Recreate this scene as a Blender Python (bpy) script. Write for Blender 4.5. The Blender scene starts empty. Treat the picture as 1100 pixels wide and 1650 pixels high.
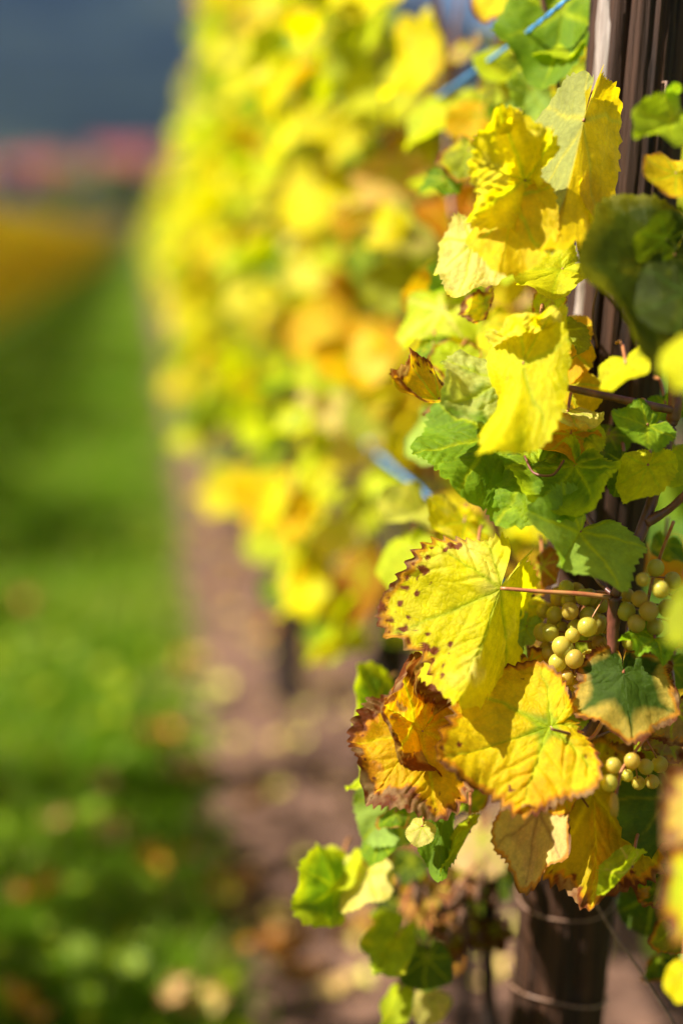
import bpy, math, random
import numpy as np
from mathutils import Vector, Matrix

R = math.radians
S = bpy.context.scene
C = S.collection
rng = np.random.default_rng(7)
random.seed(7)

# ------------------------------------------------------------------ camera
CAM = Vector((0.0, 0.0, 1.2))
YAW, PITCH = math.atan((550 - 235) / 2292), math.atan((825 - 380) / 2292)
cam_data = bpy.data.cameras.new('camera')
cam = bpy.data.objects.new('camera', cam_data)
C.objects.link(cam)
cam.location = CAM
cam.rotation_euler = (math.pi / 2 - PITCH, 0, -YAW)
cam_data.sensor_fit = 'HORIZONTAL'
cam_data.sensor_width = 24
cam_data.lens = 50
cam_data.clip_start = 0.05
cam_data.clip_end = 12000
cam_data.dof.use_dof = True
cam_data.dof.focus_distance = 1.15
cam_data.dof.aperture_fstop = 1.1
S.camera = cam

# ------------------------------------------------------------------ sky, sun, exposure
SUN_EL, SUN_AZ = 48, -94          # azimuth measured from +Y towards +X (negative: from the left)
world = bpy.data.worlds.new('World')
S.world = world
world.use_nodes = True
nt = world.node_tree
sky = nt.nodes.new('ShaderNodeTexSky')
sky.sky_type = 'NISHITA'
sky.sun_disc = False
sky.sun_elevation = R(SUN_EL)
sky.sun_rotation = R(SUN_AZ)
sky.air_density = 1.0
sky.dust_density = 1.5
nt.links.new(sky.outputs[0], nt.nodes['Background'].inputs[0])
nt.nodes['Background'].inputs[1].default_value = 0.05
sl = bpy.data.lights.new('sun', 'SUN')
sl.energy = 5.0
sl.angle = R(0.53)
sl.color = (1.0, 0.95, 0.86)
sun = bpy.data.objects.new('sun', sl)
C.objects.link(sun)
sdir = Vector((math.sin(R(SUN_AZ)) * math.cos(R(SUN_EL)), math.cos(R(SUN_AZ)) * math.cos(R(SUN_EL)), math.sin(R(SUN_EL))))
sun.rotation_euler = sdir.to_track_quat('Z', 'Y').to_euler()
sun.location = (-5, 3, 8)
S.view_settings.view_transform = 'Standard'
S.view_settings.look = 'None'
S.view_settings.exposure = 1.32
S.view_settings.gamma = 1
S.view_settings.use_curve_mapping = False
cy = S.cycles
cy.use_denoising = True
cy.max_bounces = 8
cy.transmission_bounces = 5
cy.diffuse_bounces = 3
cy.volume_bounces = 1
cy.transparent_max_bounces = 4
cy.caustics_reflective = False
cy.caustics_refractive = False

# ------------------------------------------------------------------ geometry helpers
_cm = cam.rotation_euler.to_matrix()

def ray(px, py):
    """direction of the photograph's pixel, scaled so that one unit is one metre of depth"""
    return _cm @ Vector(((px - 550) / 2291.7, -(py - 825) / 2291.7, -1.0))

def P(px, py, d):
    return CAM + ray(px, py) * d

def on_ground(px, py, z=0.0):
    r = ray(px, py)
    return CAM + r * ((z - CAM.z) / r.z)

def _hash(ix, iy, seed):
    h = (ix.astype(np.int64) * 374761393 + iy.astype(np.int64) * 668265263 + int(seed) * 1442695041) & 0xFFFFFFFF
    h = ((h ^ (h >> 13)) * 1274126177) & 0xFFFFFFFF
    h = h ^ (h >> 16)
    return (h & 0xFFFF) / 65535.0

def vnoise(x, y, seed=0):
    x0, y0 = np.floor(x), np.floor(y)
    fx, fy = x - x0, y - y0
    fx, fy = fx * fx * (3 - 2 * fx), fy * fy * (3 - 2 * fy)
    a, b = _hash(x0, y0, seed), _hash(x0 + 1, y0, seed)
    c, d = _hash(x0, y0 + 1, seed), _hash(x0 + 1, y0 + 1, seed)
    return (a * (1 - fx) + b * fx) * (1 - fy) + (c * (1 - fx) + d * fx) * fy

def fbm(x, y, seed=0, octv=3):
    v, a, s = 0, 0.5, 0
    for o in range(octv):
        v = v + a * vnoise(x * 2 ** o, y * 2 ** o, seed + 17 * o)
        s += a
        a *= 0.5
    return v / s

def mesh_np(name, V, tris, col=None, mat=None, smooth=True):
    V = np.ascontiguousarray(V, dtype=np.float32)
    tris = np.ascontiguousarray(tris, dtype=np.int32)
    m = bpy.data.meshes.new(name)
    m.vertices.add(len(V))
    m.vertices.foreach_set('co', V.ravel())
    k = tris.shape[1]
    m.loops.add(len(tris) * k)
    m.loops.foreach_set('vertex_index', tris.ravel())
    m.polygons.add(len(tris))
    m.polygons.foreach_set('loop_start', np.arange(0, len(tris) * k, k, dtype=np.int32))
    m.polygons.foreach_set('loop_total', np.full(len(tris), k, dtype=np.int32))
    m.polygons.foreach_set('use_smooth', np.full(len(tris), smooth))
    m.update(calc_edges=True)
    if col is not None:
        a = m.color_attributes.new('Col', 'FLOAT_COLOR', 'POINT')
        c4 = np.ones((len(V), 4), dtype=np.float32)
        c4[:, :3] = col
        a.data.foreach_set('color', c4.ravel())
    if mat:
        m.materials.append(mat)
    return m

def link(name, mesh, parent=None, basis=None):
    o = bpy.data.objects.new(name, mesh)
    C.objects.link(o)
    if parent is not None:
        o.parent = parent
    if basis is not None:
        o.matrix_basis = basis
    return o

def tag(o, label=None, cat=None, group=None, kind=None):
    if label: o['label'] = label
    if cat: o['category'] = cat
    if group: o['group'] = group
    if kind: o['kind'] = kind
    return o

def empty(name, loc, label=None, cat=None, group=None):
    o = bpy.data.objects.new(name, None)
    C.objects.link(o)
    o.location = loc
    o.empty_display_size = 0.1
    return tag(o, label, cat, group)

def tube_np(pts, radii, n=8, wob=0.0, seed=0):
    """tube along a polyline, capped; returns V, tris"""
    pts = [Vector(p) for p in pts]
    V, F = [], []
    up = Vector((0.3, 0.2, 1)).normalized()
    m = len(pts)
    rr = random.Random(seed)
    for i, p in enumerate(pts):
        t = (pts[min(i + 1, m - 1)] - pts[max(i - 1, 0)]).normalized()
        a = t.cross(up)
        if a.length < 1e-3: a = t.cross(Vector((1, 0, 0)))
        a.normalize()
        b = t.cross(a)
        for j in range(n):
            an = 2 * math.pi * j / n
            r = radii[i] * (1 + wob * (rr.random() - 0.5))
            V.append(p + (a * math.cos(an) + b * math.sin(an)) * r)
    for i in range(m - 1):
        for j in range(n):
            a0, a1 = i * n + j, i * n + (j + 1) % n
            b0, b1 = a0 + n, a1 + n
            F += [(a0, a1, b1), (a0, b1, b0)]
    V.append(pts[0]); V.append(pts[-1])
    c0, c1 = len(V) - 2, len(V) - 1
    for j in range(n):
        F.append((c0, (j + 1) % n, j))
        F.append((c1, (m - 1) * n + j, (m - 1) * n + (j + 1) % n))
    return np.array([tuple(v) for v in V]), np.array(F)

def spline(pts, k=6):
    """Catmull-Rom through points"""
    pts = [Vector(p) for p in pts]
    if len(pts) < 3:
        return [pts[0].lerp(pts[-1], i / k) for i in range(k + 1)]
    q = [2 * pts[0] - pts[1]] + pts + [2 * pts[-1] - pts[-2]]
    out = []
    for i in range(1, len(q) - 2):
        for s in range(k):
            t = s / k
            out.append(0.5 * ((2 * q[i]) + (q[i + 1] - q[i - 1]) * t + (2 * q[i - 1] - 5 * q[i] + 4 * q[i + 1] - q[i + 2]) * t * t
                              + (3 * q[i] - q[i - 1] - 3 * q[i + 1] + q[i + 2]) * t ** 3))
    out.append(pts[-1])
    return out

def merge(parts):
    V, F, n = [], [], 0
    for v, f in parts:
        V.append(v); F.append(f + n); n += len(v)
    return np.concatenate(V), np.concatenate(F)

# ------------------------------------------------------------------ materials
def new_mat(name):
    m = bpy.data.materials.new(name)
    m.use_nodes = True
    t = m.node_tree
    return m, t, t.nodes['Principled BSDF'], t.nodes['Material Output']

def N(t, typ, **kw):
    n = t.nodes.new(typ)
    for k, v in kw.items():
        setattr(n, k, v)
    return n

def leafy_material(name, trans=0.5, rough=0.42, bump=0.25, scale=220, tgain=1.2, spec=0.15, net=False):
    """vertex colour leaf: thin sheet that lets light through"""
    m, t, b, out = new_mat(name)
    at = N(t, 'ShaderNodeAttribute', attribute_name='Col')
    nz = N(t, 'ShaderNodeTexNoise')
    nz.inputs['Scale'].default_value = scale
    nz.inputs['Detail'].default_value = 3
    tc = N(t, 'ShaderNodeTexCoord')
    t.links.new(tc.outputs['Object'], nz.inputs['Vector'])
    hsv = N(t, 'ShaderNodeHueSaturation')
    mp = N(t, 'ShaderNodeMapRange')
    mp.inputs['To Min'].default_value = 0.72
    mp.inputs['To Max'].default_value = 1.25
    t.links.new(nz.outputs[0], mp.inputs['Value'])
    t.links.new(mp.outputs[0], hsv.inputs['Value'])
    t.links.new(at.outputs['Color'], hsv.inputs['Color'])
    t.links.new(hsv.outputs[0], b.inputs['Base Color'])
    b.inputs['Roughness'].default_value = rough
    b.inputs['Specular IOR Level'].default_value = spec
    bp = N(t, 'ShaderNodeBump')
    bp.inputs['Strength'].default_value = bump
    bp.inputs['Distance'].default_value = 0.002
    t.links.new(nz.outputs[0], bp.inputs['Height'])
    t.links.new(bp.outputs[0], b.inputs['Normal'])
    if net:
        # fine network of small veins: cells on the blade, slightly warped
        wn = N(t, 'ShaderNodeTexNoise'); wn.inputs['Scale'].default_value = 9
        t.links.new(tc.outputs['Object'], wn.inputs['Vector'])
        ad = N(t, 'ShaderNodeMix', data_type='RGBA', blend_type='LINEAR_LIGHT'); ad.inputs['Factor'].default_value = .05
        t.links.new(tc.outputs['Object'], ad.inputs[6]); t.links.new(wn.outputs['Color'], ad.inputs[7])
        vo = N(t, 'ShaderNodeTexVoronoi', feature='DISTANCE_TO_EDGE'); vo.inputs['Scale'].default_value = 24
        t.links.new(ad.outputs[2], vo.inputs['Vector'])
        cl = N(t, 'ShaderNodeMapRange'); cl.inputs['From Max'].default_value = .22
        t.links.new(vo.outputs['Distance'], cl.inputs['Value'])
        b2 = N(t, 'ShaderNodeBump'); b2.inputs['Strength'].default_value = .2; b2.inputs['Distance'].default_value = .0016
        t.links.new(cl.outputs[0], b2.inputs['Height']); t.links.new(bp.outputs[0], b2.inputs['Normal'])
        t.links.new(b2.outputs[0], b.inputs['Normal'])
        mr2 = N(t, 'ShaderNodeMapRange'); mr2.inputs['To Min'].default_value = .93; mr2.inputs['To Max'].default_value = 1.04
        t.links.new(cl.outputs[0], mr2.inputs['Value'])
        bl = N(t, 'ShaderNodeTexNoise'); bl.inputs['Scale'].default_value = 5; bl.inputs['Detail'].default_value = 6
        t.links.new(tc.outputs['Object'], bl.inputs['Vector'])
        mr3 = N(t, 'ShaderNodeMapRange'); mr3.inputs['From Min'].default_value = .3; mr3.inputs['From Max'].default_value = .7
        mr3.inputs['To Min'].default_value = .84; mr3.inputs['To Max'].default_value = 1.14
        t.links.new(bl.outputs[0], mr3.inputs['Value'])
        mu = N(t, 'ShaderNodeMath', operation='MULTIPLY'); t.links.new(mp.outputs[0], mu.inputs[0]); t.links.new(mr2.outputs[0], mu.inputs[1])
        mu2 = N(t, 'ShaderNodeMath', operation='MULTIPLY'); t.links.new(mu.outputs[0], mu2.inputs[0]); t.links.new(mr3.outputs[0], mu2.inputs[1])
        t.links.new(mu2.outputs[0], hsv.inputs['Value'])
    tr = N(t, 'ShaderNodeBsdfTranslucent')
    g = N(t, 'ShaderNodeMix', data_type='RGBA', blend_type='MULTIPLY')
    g.inputs['Factor'].default_value = 1
    g.inputs[7].default_value = (tgain, tgain, tgain * 0.4, 1)
    t.links.new(hsv.outputs[0], g.inputs[6])
    t.links.new(g.outputs[2], tr.inputs['Color'])
    mx = N(t, 'ShaderNodeMixShader')
    mx.inputs[0].default_value = trans
    t.links.new(b.outputs[0], mx.inputs[1])
    t.links.new(tr.outputs[0], mx.inputs[2])
    t.links.new(mx.outputs[0], out.inputs['Surface'])
    return m

M_leaf = leafy_material('vine_leaf', 0.54, 0.40, 0.3, 320, tgain=1.3, net=True)
M_leaf_far = leafy_material('vine_leaf_row', 0.46, 0.5, 0.1, 60)
M_grass = leafy_material('grass_blade', 0.4, 0.55, 0.0, 30)
M_dry = leafy_material('dry_leaf', 0.1, 0.7, 0.4, 200)

def noise_mat(name, c1, c2, scale, rough=0.8, bump=0.4, dist=0.003, stretch=(1, 1, 1), detail=6, c3=None, spec=0.3):
    m, t, b, out = new_mat(name)
    tc = N(t, 'ShaderNodeTexCoord')
    mp = N(t, 'ShaderNodeMapping')
    mp.inputs['Scale'].default_value = stretch
    t.links.new(tc.outputs['Object'], mp.inputs[0])
    nz = N(t, 'ShaderNodeTexNoise')
    nz.inputs['Scale'].default_value = scale
    nz.inputs['Detail'].default_value = detail
    nz.inputs['Roughness'].default_value = 0.65
    t.links.new(mp.outputs[0], nz.inputs['Vector'])
    cr = N(t, 'ShaderNodeValToRGB')
    cr.color_ramp.elements[0].position = 0.32
    cr.color_ramp.elements[1].position = 0.7
    cr.color_ramp.elements[0].color = (*c1, 1)
    cr.color_ramp.elements[1].color = (*c2, 1)
    if c3:
        e = cr.color_ramp.elements.new(0.85)
        e.color = (*c3, 1)
    t.links.new(nz.outputs[0], cr.inputs[0])
    t.links.new(cr.outputs[0], b.inputs['Base Color'])
    b.inputs['Roughness'].default_value = rough
    b.inputs['Specular IOR Level'].default_value = spec
    bp = N(t, 'ShaderNodeBump')
    bp.inputs['Strength'].default_value = bump
    bp.inputs['Distance'].default_value = dist
    t.links.new(nz.outputs[0], bp.inputs['Height'])
    t.links.new(bp.outputs[0], b.inputs['Normal'])
    return m

M_cane = noise_mat('cane_bark', (0.05, 0.012, 0.008), (0.22, 0.065, 0.035), 120, 0.45, 0.4, 0.001, (1, 1, 0.3), spec=0.6)
M_stalk = noise_mat('leaf_stalk', (0.28, 0.05, 0.03), (0.42, 0.22, 0.06), 60, 0.4, 0.2, 0.001, spec=0.5)
M_bark = noise_mat('vine_bark', (0.010, 0.007, 0.005), (0.055, 0.035, 0.026), 60, 0.9, 1.0, 0.006, (1, 1, 0.15))
M_wood = noise_mat('weathered_wood', (0.006, 0.003, 0.002), (0.075, 0.029, 0.012), 75, 0.7, 1.0, 0.004, (1, 1, 0.05), 9, (0.24, 0.13, 0.08))
M_woodgrey = noise_mat('bleached_wood', (0.12, 0.08, 0.06), (0.50, 0.41, 0.36), 130, 0.6, 0.9, 0.002, (1, 1, 0.05), 8)
M_twine = noise_mat('blue_twine', (0.03, 0.16, 0.42), (0.12, 0.38, 0.68), 300, 0.5, 0.5, 0.0008)
M_rust = noise_mat('rusty_wire', (0.16, 0.07, 0.035), (0.42, 0.25, 0.16), 200, 0.5, 0.4, 0.0006, spec=0.7)
M_clod = noise_mat('soil_clod', (0.05, 0.025, 0.018), (0.23, 0.125, 0.08), 30, 0.95, 0.6, 0.004)

def berry_material():
    m, t, b, out = new_mat('grape_skin')
    tc = N(t, 'ShaderNodeTexCoord')
    nz = N(t, 'ShaderNodeTexNoise')
    nz.inputs['Scale'].default_value = 160
    nz.inputs['Detail'].default_value = 4
    t.links.new(tc.outputs['Object'], nz.inputs['Vector'])
    oi = N(t, 'ShaderNodeObjectInfo')
    cr = N(t, 'ShaderNodeValToRGB')
    cr.color_ramp.elements[0].position = 0.3
    cr.color_ramp.elements[0].color = (0.50, 0.36, 0.05, 1)
    cr.color_ramp.elements[1].position = 0.62
    cr.color_ramp.elements[1].color = (0.76, 0.68, 0.10, 1)
    t.links.new(nz.outputs[0], cr.inputs[0])
    hv = N(t, 'ShaderNodeHueSaturation')
    mr = N(t, 'ShaderNodeMapRange')
    mr.inputs['To Min'].default_value = 0.47
    mr.inputs['To Max'].default_value = 0.51
    t.links.new(oi.outputs['Random'], mr.inputs['Value'])
    t.links.new(mr.outputs[0], hv.inputs['Hue'])
    t.links.new(cr.outputs[0], hv.inputs['Color'])
    t.links.new(hv.outputs[0], b.inputs['Base Color'])
    b.inputs['Roughness'].default_value = 0.32
    b.inputs['Subsurface Weight'].default_value = 0.6
    b.inputs['Subsurface Radius'].default_value = (1.0, 0.7, 0.2)
    b.inputs['Subsurface Scale'].default_value = 0.006
    tr = N(t, 'ShaderNodeBsdfTranslucent')
    t.links.new(hv.outputs[0], tr.inputs[0])
    mx = N(t, 'ShaderNodeMixShader')
    mx.inputs[0].default_value = 0.5
    t.links.new(b.outputs[0], mx.inputs[1])
    t.links.new(tr.outputs[0], mx.inputs[2])
    t.links.new(mx.outputs[0], out.inputs['Surface'])
    return m
M_berry = berry_material()

# ------------------------------------------------------------------ terrain
ROWS = {'A': 0.42, 'B': -1.95, 'C': -4.2, 'D': 2.75}

def terrain(x, y):
    x = np.asarray(x, float); y = np.asarray(y, float)
    def ss(a, b, v):
        u = np.clip((v - a) / (b - a), 0, 1)
        return u * u * (3 - 2 * u)
    h = ss(60, 330, y) * 8.5 + ss(330, 900, y) * 34
    ridge = 640 + 70 * np.sin(x / 310.0 + 1.0) + 110 * (fbm(x / 260, y / 260, 3, 4) - 0.5)
    ridge = ridge * (1 - 0.74 * ss(190, 420, x))
    h = h + ss(800, 2700, y) * ridge
    foot = 62 * ss(520, 1100, y) * (1 - ss(1250, 1700, y)) * (0.6 + 0.8 * fbm(x / 190, y / 300, 9))
    h = h + foot + (fbm(x / 40, y / 40, 5, 3) - 0.5) * 5 * ss(90, 300, y)
    return h

def graded(lo, hi, n, p, c=0.0):
    u = np.linspace(-1, 1, n)
    a = np.sign(u) * np.abs(u) ** p
    return np.where(a < 0, c + (c - lo) * a, c + (hi - c) * a)

gx = graded(-3500, 3500, 221, 3.4)
gy = np.concatenate([np.linspace(-40, 60, 60), 60 + (3900 - 60) * np.linspace(0, 1, 170)[1:] ** 1.8])
X, Y = np.meshgrid(gx, gy)
Z = terrain(X, Y)
near = (np.abs(X) < 12) & (Y < 60)
V = np.stack([X, Y, Z], -1).reshape(-1, 3)
nxn = len(gx)
i0 = (np.arange(len(gy) - 1)[:, None] * nxn + np.arange(nxn - 1)[None, :]).ravel()
quads = np.stack([i0, i0 + 1, i0 + 1 + nxn, i0 + nxn], -1)

def ground_material():
    m, t, b, out = new_mat('field_ground')
    tc = N(t, 'ShaderNodeTexCoord')
    sep = N(t, 'ShaderNodeSeparateXYZ')
    t.links.new(tc.outputs['Object'], sep.inputs[0])
    n1 = N(t, 'ShaderNodeTexNoise'); n1.inputs['Scale'].default_value = 1.6; n1.inputs['Detail'].default_value = 8
    n2 = N(t, 'ShaderNodeTexNoise'); n2.inputs['Scale'].default_value = 0.010; n2.inputs['Detail'].default_value = 9
    n2.inputs['Roughness'].default_value = 0.6
    n3 = N(t, 'ShaderNodeTexNoise'); n3.inputs['Scale'].default_value = 45; n3.inputs['Detail'].default_value = 6
    for n in (n1, n2, n3): t.links.new(tc.outputs['Object'], n.inputs['Vector'])
    # grassy lane
    g = N(t, 'ShaderNodeValToRGB')
    g.color_ramp.elements[0].color = (0.04, 0.085, 0.008, 1)
    g.color_ramp.elements[1].color = (0.12, 0.20, 0.016, 1)
    g.color_ramp.elements[0].position = 0.35; g.color_ramp.elements[1].position = 0.65
    t.links.new(n1.outputs[0], g.inputs[0])
    # woods on the mountain
    w = N(t, 'ShaderNodeValToRGB')
    w.color_ramp.elements[0].color = (0.004, 0.009, 0.009, 1)
    w.color_ramp.elements[1].color = (0.020, 0.030, 0.020, 1)
    w.color_ramp.elements[0].position = 0.4; w.color_ramp.elements[1].position = 0.62
    e = w.color_ramp.elements.new(0.72); e.color = (0.06, 0.05, 0.025, 1)
    t.links.new(n2.outputs[0], w.inputs[0])
    mr = N(t, 'ShaderNodeMapRange')
    mr.inputs['From Min'].default_value = 180; mr.inputs['From Max'].default_value = 420
    t.links.new(sep.outputs[1], mr.inputs['Value'])
    mx = N(t, 'ShaderNodeMix', data_type='RGBA')
    t.links.new(mr.outputs[0], mx.inputs['Factor'])
    fm_ = N(t, 'ShaderNodeMapRange'); fm_.inputs['From Min'].default_value = 70; fm_.inputs['From Max'].default_value = 130
    t.links.new(sep.outputs[1], fm_.inputs['Value'])
    m0 = N(t, 'ShaderNodeMix', data_type='RGBA'); m0.inputs[7].default_value = (.022, .024, .010, 1)
    t.links.new(fm_.outputs[0], m0.inputs['Factor']); t.links.new(g.outputs[0], m0.inputs[6])
    t.links.new(m0.outputs[2], mx.inputs[6]); t.links.new(w.outputs[0], mx.inputs[7])
    t.links.new(mx.outputs[2], b.inputs['Base Color'])
    b.inputs['Roughness'].default_value = 0.95
    b.inputs['Specular IOR Level'].default_value = 0.1
    bp = N(t, 'ShaderNodeBump'); bp.inputs['Strength'].default_value = 0.6; bp.inputs['Distance'].default_value = 0.01
    t.links.new(n3.outputs[0], bp.inputs['Height']); t.links.new(bp.outputs[0], b.inputs['Normal'])
    return m
tag(link('ground', mesh_np('ground', V, quads, None, ground_material())), kind='structure')

# bare soil strip under each row, a few millimetres above the ground with real unevenness
M_soil = noise_mat('bare_soil', (0.06, 0.028, 0.018), (0.23, 0.125, 0.078), 7, 0.95, 0.8, 0.012, c3=(0.34, 0.21, 0.14))
def soil_strip(xc, y0, y1, w, seed, fine):
    nx, ny = (60, 560) if fine else (14, 160)
    u = np.linspace(-1, 1, nx)
    v = y0 + (y1 - y0) * np.linspace(0, 1, ny) ** (1.8 if fine else 1.0)
    U, Vv = np.meshgrid(u, v)
    edge = 1 + 0.35 * (fbm(Vv * 1.3, np.sign(U) * 3.0 + 5, seed, 3) - 0.5) * 2
    Xs = xc + U * w * edge
    Zs = 0.006 + 0.035 * (1 - U ** 2) + (fbm(Xs * 14, Vv * 14, seed + 1, 4) - 0.5) * 0.035 * (1 - np.abs(U) ** 6)
    Vs = np.stack([Xs, Vv, Zs], -1).reshape(-1, 3)
    i0 = (np.arange(ny - 1)[:, None] * nx + np.arange(nx - 1)[None, :]).ravel()
    q = np.stack([i0, i0 + 1, i0 + 1 + nx, i0 + nx], -1)
    tag(link('soil_path' if fine else 'soil_strip', mesh_np('soil', Vs, q, None, M_soil)), kind='structure')
soil_strip(0.55, 0.0, 50, 0.50, 11, True)
soil_strip(ROWS['D'], -3.0, 50, 0.4, 14, False)

# ------------------------------------------------------------------ leaves
_CT_LOBED = [(0, 1.0), (14, .88), (27, .70), (38, .78), (52, .90), (66, .76), (82, .58), (96, .66), (108, .72), (124, .60), (140, .52), (156, .52), (168, .44), (176, .28), (180, .10)]
_CT_ROUND = [(0, 1.0), (14, .93), (27, .86), (38, .89), (52, .93), (66, .86), (82, .77), (96, .78), (108, .79), (124, .71), (140, .64), (156, .60), (168, .52), (176, .34), (180, .10)]

def outline(theta, lob, seed, serr=0.06, basal=.72):
    d = np.abs(np.degrees(theta))
    xs = np.array([c[0] for c in _CT_LOBED], float)
    r = lob * np.interp(d, xs, [c[1] for c in _CT_LOBED]) + (1 - lob) * np.interp(d, xs, [c[1] for c in _CT_ROUND])
    r = r * (1 - (1 - basal) * np.clip((d - 95) / 50, 0, 1))
    r = r * (1 + 0.13 * (vnoise(theta * 1.7 + 20, np.zeros_like(theta), seed) - 0.5) * 2)
    k = 5
    rp = np.concatenate([r[:1].repeat(k), r, r[-1:].repeat(k)])
    r = np.convolve(rp, np.ones(2 * k + 1) / (2 * k + 1), 'valid') if len(r) > 60 else r
    ph = theta * 8.5 + 3.2 * vnoise(theta * 2.2 + 9, np.ones_like(theta), seed + 3)
    saw = 1 - np.abs((ph % 1.0) * 2 - 1) ** 0.8
    big = 0.15 + 1.6 * vnoise(theta * 5 + 4, np.ones_like(theta) * 2, seed + 5)
    fade = np.clip((180 - d) / 18, 0, 1)
    return r, serr * (saw - 0.45) * big * fade

VEINS = [0, math.radians(50), -math.radians(50), math.radians(104), -math.radians(104), math.radians(148), -math.radians(148)]

def vein_field(x, y):
    """0 on veins growing to 1 between: main veins and herringbone side veins"""
    r = np.hypot(x, y) + 1e-9
    th = np.arctan2(x, y)
    dm = np.full_like(r, 9.0)
    side = np.full_like(r, 9.0)
    for i, a in enumerate(VEINS):
        d = (th - a + np.pi) % (2 * np.pi) - np.pi
        u = r * np.cos(d); v = np.abs(r * np.sin(d))
        near = (np.abs(d) < math.radians(28 if i < 5 else 22))
        dd = np.where(u > 0, v, 9.0)
        dm = np.minimum(dm, dd)
        s = (u - v * 0.95) / 0.135 + 0.25 * i + (d > 0) * 0.5
        ds = np.abs((s % 1.0) - 0.5) * 0.135 * 1.3
        ds = 0.09 - ds
        ds = np.abs(ds)
        side = np.where(near, np.minimum(side, ds), side)
    return dm, side

def mixc(a, b, f):
    f = np.clip(f, 0, 1)[..., None]
    return a * (1 - f) + b * f

YEL = np.array((0.80, 0.66, 0.004)); GOLD = np.array((0.76, 0.42, 0.006)); ORG = np.array((0.60, 0.22, 0.010))
LIM = np.array((0.50, 0.58, 0.012)); GRN = np.array((0.17, 0.29, 0.012)); DGR = np.array((0.065, 0.115, 0.008))
PALE = np.array((0.80, 0.68, 0.17)); BEI = np.array((0.66, 0.44, 0.18)); BRN = np.array((0.17, 0.045, 0.012))
TAN = np.array((0.42, 0.25, 0.10)); MINT = np.array((0.36, 0.50, 0.09)); OLV = np.array((0.28, 0.30, 0.012))

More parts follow.
